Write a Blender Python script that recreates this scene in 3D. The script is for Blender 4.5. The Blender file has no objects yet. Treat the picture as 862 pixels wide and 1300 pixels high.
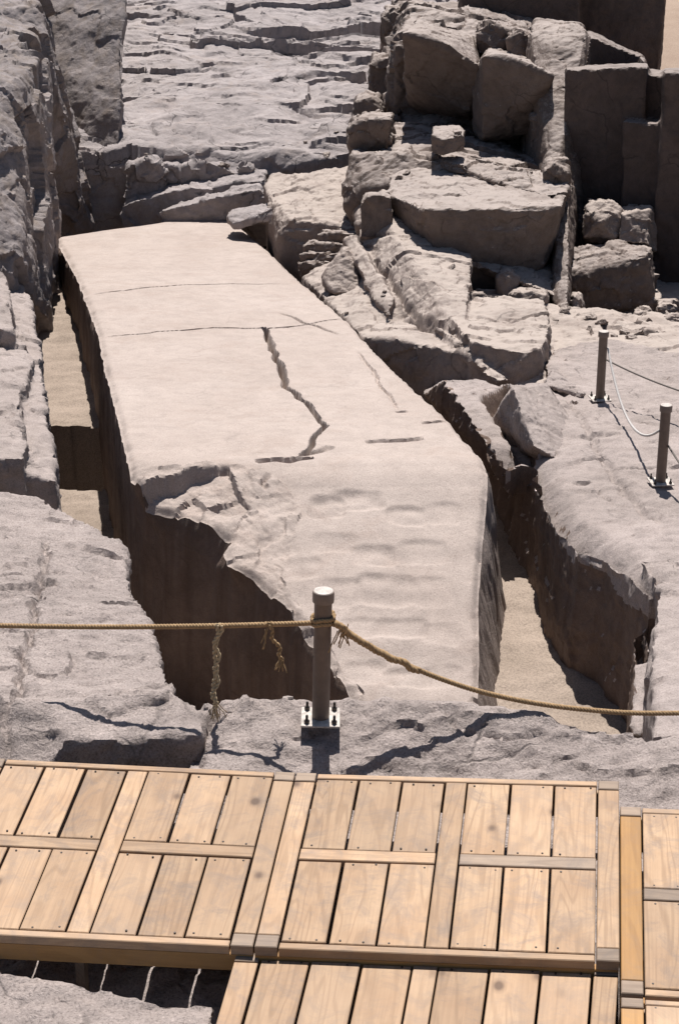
import bpy, bmesh, math, random
import numpy as np
from mathutils import Vector

random.seed(7)
S = bpy.context.scene
C = S.collection

# ------------------------------------------------------------------ camera, sky, sun, exposure
CAM_H, PITCH, FPX = 5.15, math.radians(23.0), 2300.0        # camera height above the near rock; focal length in px of a 1300 px tall picture
cam_d = bpy.data.cameras.new('camera'); cam = bpy.data.objects.new('camera', cam_d); C.objects.link(cam)
cam.location = (0, 0, CAM_H); cam.rotation_euler = (math.radians(90) - PITCH, 0, 0)
cam_d.sensor_fit = 'VERTICAL'; cam_d.sensor_height = 24; cam_d.lens = 24 * FPX / 1300
cam_d.clip_end = 8000
S.camera = cam
SUN_AZ, SUN_EL = math.radians(1.5), math.radians(66.0)      # azimuth measured from +Y towards +X
w = bpy.data.worlds.new('World'); S.world = w; w.use_nodes = True
nt = w.node_tree; sky = nt.nodes.new('ShaderNodeTexSky'); sky.sky_type = 'NISHITA'; sky.sun_disc = False
sky.sun_elevation = SUN_EL; sky.sun_rotation = SUN_AZ
nt.links.new(sky.outputs[0], nt.nodes['Background'].inputs[0]); nt.nodes['Background'].inputs[1].default_value = 0.05
sd = bpy.data.lights.new('sun', 'SUN'); so = bpy.data.objects.new('sun', sd); C.objects.link(so)
sd.energy = 5.0; sd.angle = math.radians(0.5); sd.color = (1.0, 0.96, 0.915)
sv = Vector((math.sin(SUN_AZ) * math.cos(SUN_EL), math.cos(SUN_AZ) * math.cos(SUN_EL), math.sin(SUN_EL)))
so.rotation_euler = sv.to_track_quat('Z', 'Y').to_euler(); so.location = (0, 20, 30)
S.view_settings.view_transform = 'Standard'; S.view_settings.look = 'None'
S.view_settings.exposure = 0.56; S.view_settings.gamma = 1.0

# ------------------------------------------------------------------ surveying: picture point + height (or depth) -> place
def ray(px, py):
    u = (px - 431) / FPX; v = (650 - py) / FPX
    return (u, math.cos(PITCH) + v * math.sin(PITCH), -math.sin(PITCH) + v * math.cos(PITCH))
def P(px, py, z):
    d = ray(px, py)
    if callable(z):
        h = -2.3
        for _ in range(40):
            t = (h - CAM_H) / d[2]; h = h * .4 + .6 * z(d[0] * t, d[1] * t)
    else: h = z
    t = (h - CAM_H) / d[2]
    return np.array((d[0] * t, d[1] * t, h))
def PY(px, py, Y):
    d = ray(px, py); t = Y / d[1]
    return np.array((d[0] * t, Y, CAM_H + d[2] * t))
def zat(py, Y): return PY(431, py, Y)[2]

# ------------------------------------------------------------------ noise (numpy)
def _h(ix, iy, iz, s):
    n = (ix.astype(np.uint32) * np.uint32(374761393) + iy.astype(np.uint32) * np.uint32(668265263)
         + iz.astype(np.uint32) * np.uint32(2147483647) + np.uint32((s * 974634777) & 0xffffffff))
    n = (n ^ (n >> np.uint32(13))) * np.uint32(1274126177)
    n = (n ^ (n >> np.uint32(16))) * np.uint32(2246822519)
    return n ^ (n >> np.uint32(15))
_G = np.array([(1,1,0),(-1,1,0),(1,-1,0),(-1,-1,0),(1,0,1),(-1,0,1),(1,0,-1),(-1,0,-1),(0,1,1),(0,-1,1),(0,1,-1),(0,-1,-1),(1,1,0),(0,-1,1),(-1,1,0),(0,-1,-1)], dtype=np.float32)
def perlin(p, s=0):
    p = p.astype(np.float32); f = np.floor(p); i = f.astype(np.int32); f = p - f
    u = f * f * f * (f * (f * 6 - 15) + 10); r = np.zeros(len(p), np.float32)
    for a in (0, 1):
        wx = u[:, 0] if a else 1 - u[:, 0]
        for b in (0, 1):
            wy = u[:, 1] if b else 1 - u[:, 1]
            for c in (0, 1):
                wz = u[:, 2] if c else 1 - u[:, 2]
                g = _G[_h(i[:, 0] + a, i[:, 1] + b, i[:, 2] + c, s) & np.uint32(15)]
                r += wx * wy * wz * (g[:, 0] * (f[:, 0] - a) + g[:, 1] * (f[:, 1] - b) + g[:, 2] * (f[:, 2] - c))
    return r
def fbm(p, o=4, s=0, gain=.5):
    r = np.zeros(len(p), np.float32); a = 1.0; q = np.array(p, dtype=np.float32)
    for k in range(o):
        r += a * perlin(q, s + k); q = q * 2.03 + 11.7; a *= gain
    return r
def chips(p, s=0, tilt=.9):
    """broken planar facets: every cell a plane of its own height and tilt"""
    p = p.astype(np.float32); i = np.floor(p).astype(np.int32)
    best = np.full(len(p), 9e9, np.float32); val = np.zeros(len(p), np.float32)
    for a in (-1, 0, 1):
        for b in (-1, 0, 1):
            for c in (-1, 0, 1):
                j = i + np.array((a, b, c), np.int32)
                h1 = _h(j[:, 0], j[:, 1], j[:, 2], s); h2 = _h(j[:, 0], j[:, 1], j[:, 2], s + 51)
                k = np.float32(1 / 1023.)
                jx = (h1 & np.uint32(1023)).astype(np.float32) * k; jy = ((h1 >> np.uint32(10)) & np.uint32(1023)).astype(np.float32) * k
                jz = ((h1 >> np.uint32(20)) & np.uint32(1023)).astype(np.float32) * k
                dx = p[:, 0] - j[:, 0] - jx; dy = p[:, 1] - j[:, 1] - jy; dz = p[:, 2] - j[:, 2] - jz
                d = dx * dx + dy * dy + dz * dz; m = d < best
                g = _G[h2 & np.uint32(15)]
                v = ((h2 >> np.uint32(8)) & np.uint32(1023)).astype(np.float32) * k - .5 + tilt * .5 * (g[:, 0] * dx + g[:, 1] * dy + g[:, 2] * dz)
                best = np.where(m, d, best); val = np.where(m, v, val)
    return val
def segdist(xy, poly):
    """distance in plan from points to a polyline; returns distance and position 0..1 along it"""
    best = np.full(len(xy), 9e9); pos = np.zeros(len(xy)); n = len(poly) - 1
    for k in range(n):
        a = np.array(poly[k][:2]); b = np.array(poly[k + 1][:2]); ab = b - a
        t = np.clip(((xy - a) @ ab) / max(1e-9, ab @ ab), 0, 1)
        d = np.hypot(*(xy - a - t[:, None] * ab).T); m = d < best
        best = np.where(m, d, best); pos = np.where(m, (k + t) / n, pos)
    return best, pos
def inside(xy, poly):
    r = np.zeros(len(xy), bool); n = len(poly)
    for k in range(n):
        x1, y1 = poly[k][:2]; x2, y2 = poly[(k + 1) % n][:2]
        if y1 == y2: continue
        c = ((y1 > xy[:, 1]) != (y2 > xy[:, 1])) & (xy[:, 0] < (x2 - x1) * (xy[:, 1] - y1) / (y2 - y1) + x1)
        r ^= c
    return r
def sstep(a, b, x):
    t = np.clip((x - a) / (b - a), 0, 1); return t * t * (3 - 2 * t)

# ------------------------------------------------------------------ materials
def mat(name):
    m = bpy.data.materials.new(name); m.use_nodes = True
    t = m.node_tree; b = t.nodes['Principled BSDF']
    return m, t, b
def N(t, kind, **kw):
    n = t.nodes.new(kind)
    for k, v in kw.items():
        if k.startswith('i_'):
            key = k[2:]; n.inputs[int(key) if key.isdigit() else key].default_value = v
        else: setattr(n, k, v)
    return n
def noise(t, vec, scale, detail=4, rough=.55, dist=0):
    n = N(t, 'ShaderNodeTexNoise'); n.inputs['Scale'].default_value = scale; n.inputs['Detail'].default_value = detail
    n.inputs['Roughness'].default_value = rough; n.inputs['Distortion'].default_value = dist
    t.links.new(vec, n.inputs['Vector']); return n.outputs['Fac']
def ramp(t, fac, stops):
    r = N(t, 'ShaderNodeValToRGB'); e = r.color_ramp.elements
    while len(e) < len(stops): e.new(.5)
    for k, (p, c) in enumerate(stops):
        e[k].position = p; e[k].color = (*c, 1) if len(c) == 3 else c
    t.links.new(fac, r.inputs[0]); return r.outputs[0]
def mix(t, fac, a, b, mode='MIX'):
    n = N(t, 'ShaderNodeMix', data_type='RGBA', blend_type=mode)
    for sock, v in ((n.inputs[0], fac), (n.inputs[6], a), (n.inputs[7], b)):
        if isinstance(v, (int, float)): sock.default_value = v
        elif isinstance(v, tuple): sock.default_value = (*v, 1) if len(v) == 3 else v
        else: t.links.new(v, sock)
    return n.outputs[2]
def g3(v): return (v, v, v)
KA = .70                                                        # stone albedo level
def granite(name, light, dark, stain, stain_amt=.5, bump=.35, speck=.5, rough=.85, streak=None, lit_dust=None, scale=1.0, crack=.5, mott=1.0):
    light, dark, stain = [tuple(KA * v for v in c) for c in (light, dark, stain)]
    m, t, b = mat(name); vec = N(t, 'ShaderNodeTexCoord').outputs['Object']
    big = ramp(t, noise(t, vec, .55 * scale, 5, .6), [(.36, dark), (.66, light)])
    med = ramp(t, noise(t, vec, 4 * scale, 9, .72, .4), [(.28, g3(1 - .30 * mott)), (.5, g3(1.0)), (.72, g3(1 + .2 * mott))])
    col = mix(t, 1.0, big, med, 'MULTIPLY')
    st = ramp(t, noise(t, vec, 1.6 * scale, 8, .72, .8), [(.52, g3(0)), (.68, g3(stain_amt))])
    col = mix(t, st, col, stain)
    sp = ramp(t, noise(t, vec, 70, 3, .6), [(.30, g3(.45)), (.46, g3(.95)), (.6, g3(1.05)), (.72, g3(1.5))])
    col = mix(t, speck, col, mix(t, 1.0, col, sp, 'MULTIPLY'))
    if streak:
        streak = tuple(KA * v for v in streak)
        mp = N(t, 'ShaderNodeMapping'); mp.inputs['Scale'].default_value = (3.2, 3.2, .22); t.links.new(vec, mp.inputs[0])
        sk = ramp(t, noise(t, mp.outputs[0], 1.5, 5, .6), [(.45, g3(0)), (.7, g3(.8))])
        col = mix(t, sk, col, streak)
    if lit_dust:      # pale dust tone on up-facing stone; paints tops sunlit against darkened faces
        lit_dust = tuple(KA * v for v in lit_dust)
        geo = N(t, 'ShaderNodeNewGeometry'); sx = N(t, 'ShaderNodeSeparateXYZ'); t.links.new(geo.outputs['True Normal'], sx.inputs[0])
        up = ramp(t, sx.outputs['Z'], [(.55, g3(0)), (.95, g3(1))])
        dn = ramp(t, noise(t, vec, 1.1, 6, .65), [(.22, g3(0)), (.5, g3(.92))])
        col = mix(t, mix(t, 1.0, up, dn, 'MULTIPLY'), col, lit_dust)
    # hairline joints
    wv = N(t, 'ShaderNodeTexNoise'); wv.inputs['Scale'].default_value = 2.2; wv.inputs['Detail'].default_value = 6; t.links.new(vec, wv.inputs['Vector'])
    wa = N(t, 'ShaderNodeVectorMath', operation='MULTIPLY_ADD'); t.links.new(wv.outputs['Color'], wa.inputs[0]); wa.inputs[1].default_value = (.55, .55, .55); t.links.new(vec, wa.inputs[2])
    vo = N(t, 'ShaderNodeTexVoronoi', feature='DISTANCE_TO_EDGE'); vo.inputs['Scale'].default_value = 1.15; t.links.new(wa.outputs[0], vo.inputs['Vector'])
    ln = ramp(t, vo.outputs['Distance'], [(.004, g3(1)), (.02, g3(0))])
    lm = mix(t, 1.0, ln, ramp(t, noise(t, vec, 1.3, 3, .5), [(.5, g3(0)), (.6, g3(crack))]), 'MULTIPLY')
    col = mix(t, lm, col, tuple(.35 * v for v in dark))
    t.links.new(col, b.inputs['Base Color']); b.inputs['Roughness'].default_value = rough
    b.inputs['Specular IOR Level'].default_value = .25
    h1 = noise(t, vec, 16, 10, .72, .5); h2 = noise(t, vec, 70, 3, .6)
    ad = N(t, 'ShaderNodeMath', operation='MULTIPLY_ADD'); t.links.new(h2, ad.inputs[0]); ad.inputs[1].default_value = .15; t.links.new(h1, ad.inputs[2])
    sb = N(t, 'ShaderNodeMath', operation='MULTIPLY_ADD'); t.links.new(lm, sb.inputs[0]); sb.inputs[1].default_value = -.5; t.links.new(ad.outputs[0], sb.inputs[2])
    bp = N(t, 'ShaderNodeBump'); bp.inputs['Strength'].default_value = bump; bp.inputs['Distance'].default_value = .10
    t.links.new(sb.outputs[0], bp.inputs['Height']); t.links.new(bp.outputs[0], b.inputs['Normal'])
    return m
M = {}
M['near'] = granite('granite_near', (.535, .45, .415), (.44, .37, .34), (.28, .23, .21), .4, .6, .9)
M['right'] = granite('granite_slab', (.475, .40, .37), (.40, .335, .305), (.28, .225, .20), .4, .4, .6)
M['mid'] = granite('granite_step', (.37, .30, .265), (.29, .23, .20), (.20, .15, .125), .45, .4, .4, lit_dust=(.55, .465, .41))
M['far'] = granite('granite_slope', (.50, .44, .43), (.40, .35, .338), (.43, .345, .30), .5, .5, .3, crack=.9)
M['cliff'] = granite('granite_cliff', (.38, .33, .32), (.29, .25, .24), (.20, .165, .15), .45, .5, .4, streak=(.28, .22, .18))
M['block'] = granite('granite_block', (.255, .198, .168), (.195, .148, .126), (.145, .11, .095), .5, .4, .4, lit_dust=(.50, .425, .385))
M['dark'] = granite('granite_dark', (.17, .125, .107), (.115, .084, .072), (.08, .06, .053), .6, .4, .3, lit_dust=(.38, .32, .29))
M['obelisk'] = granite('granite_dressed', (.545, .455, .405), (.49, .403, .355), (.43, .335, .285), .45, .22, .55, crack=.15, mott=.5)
M['obelisk_side'] = granite('granite_side', (.29, .21, .168), (.21, .148, .118), (.14, .098, .078), .5, .5, .35, streak=(.14, .093, .07), crack=.2)  # brown patina, lowered further so the sides' shade sits in the colour
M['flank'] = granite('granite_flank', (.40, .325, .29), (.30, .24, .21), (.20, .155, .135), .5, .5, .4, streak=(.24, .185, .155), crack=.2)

def sand_mat(name, a, c, bump=.3):
    m, t, b = mat(name); vec = N(t, 'ShaderNodeTexCoord').outputs['Object']
    col = ramp(t, noise(t, vec, 1.2, 7, .65), [(.35, a), (.65, c)])
    sp = ramp(t, noise(t, vec, 50, 3, .6), [(.35, g3(.75)), (.6, g3(1.1))])
    col = mix(t, 1.0, col, sp, 'MULTIPLY')
    t.links.new(col, b.inputs['Base Color']); b.inputs['Roughness'].default_value = .95; b.inputs['Specular IOR Level'].default_value = .1
    bp = N(t, 'ShaderNodeBump'); bp.inputs['Strength'].default_value = bump; bp.inputs['Distance'].default_value = .06
    t.links.new(noise(t, vec, 14, 6, .6), bp.inputs['Height']); t.links.new(bp.outputs[0], b.inputs['Normal'])
    return m
M['sand'] = sand_mat('sand', (.235, .188, .152), (.31, .25, .205))
M['desert'] = sand_mat('desert_sand', (.29, .215, .165), (.33, .25, .195))

def wood_mat(name, light, dark, grey):
    m, t, b = mat(name); tc = N(t, 'ShaderNodeTexCoord'); oi = N(t, 'ShaderNodeObjectInfo')
    off = N(t, 'ShaderNodeVectorMath', operation='SCALE'); off.inputs[0].default_value = (37, 91, 53); t.links.new(oi.outputs['Random'], off.inputs['Scale'])
    ad = N(t, 'ShaderNodeVectorMath', operation='ADD'); t.links.new(tc.outputs['Object'], ad.inputs[0]); t.links.new(off.outputs[0], ad.inputs[1])
    mp = N(t, 'ShaderNodeMapping'); mp.inputs['Scale'].default_value = (6.0, .6, 6.0); t.links.new(ad.outputs[0], mp.inputs[0])
    # growth rings cut lengthwise: arches and straight streaks
    body = noise(t, mp.outputs[0], 1.0, 2, .45, .5)
    sn = N(t, 'ShaderNodeMath', operation='MULTIPLY'); t.links.new(body, sn.inputs[0]); sn.inputs[1].default_value = 62
    si = N(t, 'ShaderNodeMath', operation='SINE'); t.links.new(sn.outputs[0], si.inputs[0])
    rings = ramp(t, si.outputs[0], [(.0, g3(0)), (.95, g3(1))])
    mp2 = N(t, 'ShaderNodeMapping'); mp2.inputs['Scale'].default_value = (70, 2.2, 70); t.links.new(ad.outputs[0], mp2.inputs[0])
    fib = noise(t, mp2.outputs[0], 1.0, 4, .6)
    tone = ramp(t, noise(t, ad.outputs[0], 2.6, 5, .6), [(.3, light), (.72, dark)])
    col = mix(t, ramp(t, rings, [(.25, g3(0)), (1, g3(.5))]), tone, tuple(.74 * v for v in dark))
    col = mix(t, 1.0, col, ramp(t, fib, [(.3, g3(.86)), (.7, g3(1.08))]), 'MULTIPLY')
    gm = ramp(t, noise(t, ad.outputs[0], 5.5, 8, .75, .6), [(.47, g3(0)), (.72, g3(.85))])
    col = mix(t, gm, col, grey)
    vo = N(t, 'ShaderNodeTexVoronoi'); vo.inputs['Scale'].default_value = 1.0
    mp3 = N(t, 'ShaderNodeMapping'); mp3.inputs['Scale'].default_value = (3.4, 2.3, 3.4); t.links.new(ad.outputs[0], mp3.inputs[0]); t.links.new(mp3.outputs[0], vo.inputs['Vector'])
    hs = N(t, 'ShaderNodeMath', operation='MULTIPLY'); t.links.new(oi.outputs['Random'], hs.inputs[0]); hs.inputs[1].default_value = 7.31
    fr = N(t, 'ShaderNodeMath', operation='FRACT'); t.links.new(hs.outputs[0], fr.inputs[0])
    col = mix(t, ramp(t, fr.outputs[0], [(.0, g3(0)), (1, g3(.38))]), col, tuple(.62 * a + .38 * b_ for a, b_ in zip(light, grey)))
    kn = ramp(t, vo.outputs['Distance'], [(.055, g3(.9)), (.10, g3(.25)), (.15, g3(0))])
    col = mix(t, kn, col, (.10, .06, .04))
    vr = N(t, 'ShaderNodeMath', operation='MULTIPLY_ADD'); t.links.new(oi.outputs['Random'], vr.inputs[0]); vr.inputs[1].default_value = .34; vr.inputs[2].default_value = .82
    cb = N(t, 'ShaderNodeCombineColor')
    for k in range(3): t.links.new(vr.outputs[0], cb.inputs[k])
    col = mix(t, 1.0, col, cb.outputs[0], 'MULTIPLY')
    t.links.new(col, b.inputs['Base Color']); b.inputs['Roughness'].default_value = .62; b.inputs['Specular IOR Level'].default_value = .3
    bp = N(t, 'ShaderNodeBump'); bp.inputs['Strength'].default_value = .25; bp.inputs['Distance'].default_value = .01
    t.links.new(fib, bp.inputs['Height']); t.links.new(bp.outputs[0], b.inputs['Normal'])
    return m
M['wood'] = wood_mat('pine_board', (.425, .29, .182), (.33, .203, .117), (.185, .142, .118))
M['wood_grey'] = wood_mat('pine_weathered', (.30, .225, .165), (.23, .165, .12), (.16, .125, .105))
M['wood_raw'] = wood_mat('pine_raw', (.42, .235, .085), (.36, .185, .065), (.27, .17, .10))
def plain(name, col, rough=.6, metal=0, var=.15, scale=20):
    m, t, b = mat(name); vec = N(t, 'ShaderNodeTexCoord').outputs['Object']
    k = ramp(t, noise(t, vec, scale, 5, .65), [(.3, g3(1 - var)), (.7, g3(1 + var))])
    t.links.new(mix(t, 1.0, col, k, 'MULTIPLY'), b.inputs['Base Color'])
    b.inputs['Roughness'].default_value = rough; b.inputs['Metallic'].default_value = metal
    return m
M['post'] = plain('post_paint', (.14, .098, .075), .55, 0, .18, 14)
M['cap'] = plain('cap_paint', (.17, .125, .10), .5, 0, .2, 18)
M['cap_top'] = plain('cap_worn', (.44, .39, .35), .5, 0, .3, 30)
M['plate'] = plain('plate_paint', (.40, .355, .315), .6, 0, .4, 25)
M['bolt'] = plain('bolt_steel', (.06, .05, .045), .45, .6, .3, 60)
M['rope'] = plain('rope_fibre', (.30, .195, .10), .9, 0, .35, 55)
M['rope_pale'] = plain('rope_pale', (.42, .32, .20), .9, 0, .3, 55)
M['rope_white'] = plain('rope_nylon', (.45, .42, .40), .7, 0, .2, 55)
M['rope_dark'] = plain('rope_dusty', (.15, .13, .115), .9, 0, .3, 55)

# ------------------------------------------------------------------ mesh helpers
def mesh_np(name, co, faces):
    me = bpy.data.meshes.new(name); me.from_pydata([tuple(map(float, c)) for c in co], [], [tuple(map(int, f)) for f in faces]); me.update()
    return me
def add(name, me, m, parent=None, smooth=True, loc=None):
    o = bpy.data.objects.new(name, me); C.objects.link(o)
    if m and not me.materials: me.materials.append(m)
    if smooth: me.polygons.foreach_set('use_smooth', [True] * len(me.polygons))
    if parent: o.parent = parent
    if loc is not None: o.location = loc
    return o
def tag(o, label, cat, group=None):
    o['label'] = label; o['category'] = cat
    if group: o['group'] = group
    return o
def crisp(o, deg=48): o.data.set_sharp_from_angle(angle=math.radians(deg)); return o
def struct(o): o['kind'] = 'structure'; return o
def prism(top, zb=-5.4, flare=0.0):
    top = [np.array(p, float) for p in top]; c = sum(top) / len(top); bot = []
    for p in top:
        q = p.copy(); q[:2] = c[:2] + (p[:2] - c[:2]) * (1 + flare); q[2] = zb; bot.append(q)
    n = len(top)
    return top + bot, [tuple(range(n)), tuple(range(2 * n - 1, n - 1, -1))] + [(k, n + k, n + (k + 1) % n, (k + 1) % n) for k in range(n)]
def hull(pts):
    bm = bmesh.new()
    for p in pts: bm.verts.new(tuple(map(float, p)))
    r = bmesh.ops.convex_hull(bm, input=bm.verts)
    bmesh.ops.delete(bm, geom=[g for g in r['geom_interior'] if isinstance(g, bmesh.types.BMVert)], context='VERTS')
    bm.verts.ensure_lookup_table(); bm.verts.index_update()
    out = [np.array(v.co) for v in bm.verts], [tuple(v.index for v in f.verts) for f in bm.faces]
    bm.free(); return out
def slab(front_pts, back_pts, bottom_pts): return hull(list(front_pts) + list(back_pts) + list(bottom_pts))
def remesh(solids, voxel):
    bm = bmesh.new()
    for vs, fs in solids:
        nv = [bm.verts.new(tuple(map(float, v))) for v in vs]
        for f in fs:
            try: bm.faces.new([nv[k] for k in f])
            except ValueError: pass
    bmesh.ops.recalc_face_normals(bm, faces=bm.faces)
    bmesh.ops.triangulate(bm, faces=bm.faces)
    me = bpy.data.meshes.new('tmp'); bm.to_mesh(me); bm.free()
    o = bpy.data.objects.new('tmp', me); C.objects.link(o)
    md = o.modifiers.new('r', 'REMESH'); md.mode = 'VOXEL'; md.voxel_size = voxel; md.adaptivity = 0
    dg = bpy.context.evaluated_depsgraph_get(); out = bpy.data.meshes.new_from_object(o.evaluated_get(dg))
    bpy.data.objects.remove(o); bpy.data.meshes.remove(me)
    return out
def get_co(me):
    a = np.empty(len(me.vertices) * 3, np.float32); me.vertices.foreach_get('co', a); return a.reshape(-1, 3)
def get_no(me):
    a = np.empty(len(me.vertices) * 3, np.float32); me.vertices.foreach_get('normal', a); return a.reshape(-1, 3)
def set_co(me, co): me.vertices.foreach_set('co', np.ascontiguousarray(co, dtype=np.float32).ravel()); me.update()
def roughen(me, big=.06, fine=.015, chip=.05, chip_s=1.4, seed=0, ledge=None, cracks=(), strat=(1, 1, 1), extra=None, cut_below=None, micro=.012):
    co = get_co(me); no = get_no(me); st = np.array(strat, np.float32)
    wob = co + .25 * np.stack([perlin(co * 1.7, seed + 90), perlin(co * 1.7 + 31, seed + 91), perlin(co * 1.7 + 77, seed + 92)], 1)
    d = big * fbm(co * .8, 3, seed) + fine * fbm(co * st * 6, 4, seed + 9, .6)
    if chip:
        d += chip * chips(wob * st * chip_s, seed + 20) + chip * .4 * chips(wob * st * chip_s * 2.7, seed + 33)
    if micro: d += micro * chips(wob * st * 7.5, seed + 45)
    out = co + no * d[:, None]
    if ledge: out[:, 2] += ledge(co, no)
    up = np.clip(no[:, 2] * 1.5, 0, 1)
    jig = co[:, :2] + np.stack([perlin(co * 3, 5), perlin(co * 3 + 9, 6)], 1) * .07 + np.stack([perlin(co * 11, 7), perlin(co * 11 + 9, 8)], 1) * .02
    for poly, wd, dp in cracks:
        dist, pos = segdist(jig, poly)
        out[:, 2] -= dp * up * (1 - sstep(wd * .35, wd, dist)) * (.45 + .55 * np.sin(math.pi * np.clip(pos, 0, 1)) ** .5)
    if extra is not None: out = extra(out, co, no)
    set_co(me, out)
    if cut_below is not None:         # buried underside is never seen
        bm = bmesh.new(); bm.from_mesh(me)
        bmesh.ops.delete(bm, geom=[v for v in bm.verts if v.co.z < cut_below], context='VERTS'); bm.to_mesh(me); bm.free()
    return me
def boulder(name, solids, label, group, m='block', voxel=.035, cat='boulder', **kw):
    me = remesh(solids if isinstance(solids, list) else [solids], voxel); roughen(me, **kw)
    co = get_co(me); base = np.array(((co[:, 0].min() + co[:, 0].max()) / 2, (co[:, 1].min() + co[:, 1].max()) / 2, co[:, 2].min()))
    set_co(me, co - base)
    return tag(crisp(add(name, me, M[m], loc=tuple(map(float, base)))), label, cat, group)
def bedrock(name, solids, m, voxel, trench=None, **kw):
    me = remesh(solids, voxel); roughen(me, **kw); o = crisp(struct(add(name, me, M[m])))
    if trench:                       # hand-dressed trench walls: brown patina, with their shade painted into the darker colour
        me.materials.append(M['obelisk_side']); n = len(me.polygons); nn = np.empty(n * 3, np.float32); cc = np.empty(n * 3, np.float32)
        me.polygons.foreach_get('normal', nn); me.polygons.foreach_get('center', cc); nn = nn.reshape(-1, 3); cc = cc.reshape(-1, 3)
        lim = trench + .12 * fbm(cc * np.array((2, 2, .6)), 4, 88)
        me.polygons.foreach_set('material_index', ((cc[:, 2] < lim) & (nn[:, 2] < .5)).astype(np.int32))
    return o

# the dressed top of the obelisk slopes gently down away from the camera, then its tip dips towards it
def zt(y): return -1.9 - .0964 * (y - 17.9)
def SO(off=0.0): return lambda x, y: zt(y) + off
def ZR(x, y): return -2.06 - .073 * (y - 17.6)                 # right-hand bedrock table
def SR(off=0.0): return lambda x, y: ZR(x, y) + off

# ------------------------------------------------------------------ ground
def grid(name, x0, x1, y0, y1, step, fz, m):
    xs = np.arange(x0, x1 + step * .5, step); ys = np.arange(y0, y1 + step * .5, step); nx, ny = len(xs), len(ys)
    X, Y = np.meshgrid(xs, ys); co = np.stack([X.ravel(), Y.ravel(), np.zeros(nx * ny)], 1); co[:, 2] = fz(co)
    i = np.arange(nx * ny).reshape(ny, nx); f = np.stack([i[:-1, :-1], i[:-1, 1:], i[1:, 1:], i[1:, :-1]], -1).reshape(-1, 4)
    return add(name, mesh_np(name, co, f), m)
def ground_z(co):
    p = co * np.array((.03, .03, 0)); return -5.6 + 3.3 * sstep(42, 60, co[:, 1] + .0 * co[:, 0]) + 1.1 * fbm(p, 3, 3) * sstep(60, 200, np.hypot(co[:, 0], co[:, 1]))
gx = np.concatenate([-np.geomspace(4000, 60, 14), np.linspace(-50, 50, 41), np.geomspace(60, 4000, 14)])
gy = np.concatenate([-np.geomspace(4000, 60, 12), np.linspace(-50, 100, 61), np.geomspace(110, 4000, 14)])
X, Y = np.meshgrid(gx, gy); gco = np.stack([X.ravel(), Y.ravel(), np.zeros(X.size)], 1); gco[:, 2] = ground_z(gco)
gi = np.arange(X.size).reshape(len(gy), len(gx))
struct(add('ground', mesh_np('ground', gco, np.stack([gi[:-1, :-1], gi[:-1, 1:], gi[1:, 1:], gi[1:, :-1]], -1).reshape(-1, 4)), M['desert']))
def floor_z(co):
    x, y = co[:, 0], co[:, 1]
    yy = y + .15 * perlin(co * 2, 3); left = np.where(yy > 24.65, -3.95, np.where(yy > 23.35, -5.2, -4.42))
    z = np.where(x < 2.9 - .115 * y, left, -3.42)
    p3 = co * np.array((1, 1, 0)) + 3
    z = z + .05 * fbm(p3 * 1.2, 4, 8) + .03 * np.sin(3.4 * (y + x * .35) + 2.5 * perlin(p3 * .9, 12)) * (x > 0) + .012 * np.sin(12 * y + 3 * perlin(p3 * 2, 4)) * (x < -2) + .03 * fbm(p3 * 4, 3, 14)
    return z
crisp(struct(grid('trench_floor', -6.6, 5.2, 9.2, 33, .05, floor_z, M['sand'])), 55)

# ------------------------------------------------------------------ near bedrock
F1 = prism([P(262, 893, 0), P(300, 888, .02), P(400, 890, .03), P(520, 893, .02), P(620, 899, 0), P(690, 908, -.03), P(760, 922, -.08), P(815, 934, -.12), P(960, 945, -.15),
            (4.2, 7.4, -.25), (4.2, 3.6, -.3), (-3.2, 3.6, -.32), (-3.2, 7.6, -.3), (-.95, 8.25, -.22), P(252, 965, -.16)], -4.4)
F2 = prism([P(-60, 878, .05), P(60, 884, .02), P(150, 884, .0), P(225, 887, -.02), P(257, 905, -.03), P(250, 934, -.04), P(170, 940, -.06), P(85, 938, -.06), P(60, 975, -.2), P(-60, 985, -.2)], -4.4)
F4 = prism([P(-80, 1226, -.02), P(0, 1233, -.03), P(60, 1238, -.03), P(120, 1250, -.04), P(180, 1264, -.05), P(235, 1270, -.06), P(272, 1276, -.09), P(262, 1310, -.09), (-.55, 4.2, -.1), (-3.2, 4.2, -.05), (-3.2, 6.6, -.02)], -4.4)
L1 = prism([P(-160, 616, -1.05), P(-20, 624, -1.1), P(60, 632, -1.1), P(100, 660, -1.05), P(150, 690, -1.0), P(172, 750, -.72), P(200, 825, -.42), P(226, 893, -.12), P(60, 895, -.1), P(-160, 893, 0)], -5.0)
L1b = prism([P(-160, 690, -.80), P(30, 700, -.84), P(52, 740, -.72), P(40, 800, -.45), P(48, 872, -.12), P(-160, 880, -.0)], -5.0)
W_near = [([P(60, 690, -.9), P(55, 730, -.75), P(45, 770, -.55), P(35, 830, -.35), P(20, 880, -.1), P(5, 950, -.1)], .035, .07),
          ([P(0, 745, -.7), P(30, 742, -.7), P(55, 735, -.75)], .025, .05),
          ([P(130, 770, -.6), P(165, 762, -.6)], .03, .06),
          ([P(560, 905, 0), P(600, 920, 0), P(690, 930, -.05)], .018, .03), ([P(272, 893, 0), P(262, 930, -.05), P(255, 968, -.1)], .03, .06)]
bedrock('bedrock', [F1, F2, F4, L1, L1b], 'near', .024, big=.05, fine=.018, chip=.036, chip_s=1.8, seed=1, micro=.012, strat=(.8, 1.3, 1.3), cracks=W_near, cut_below=-4.2)

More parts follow.
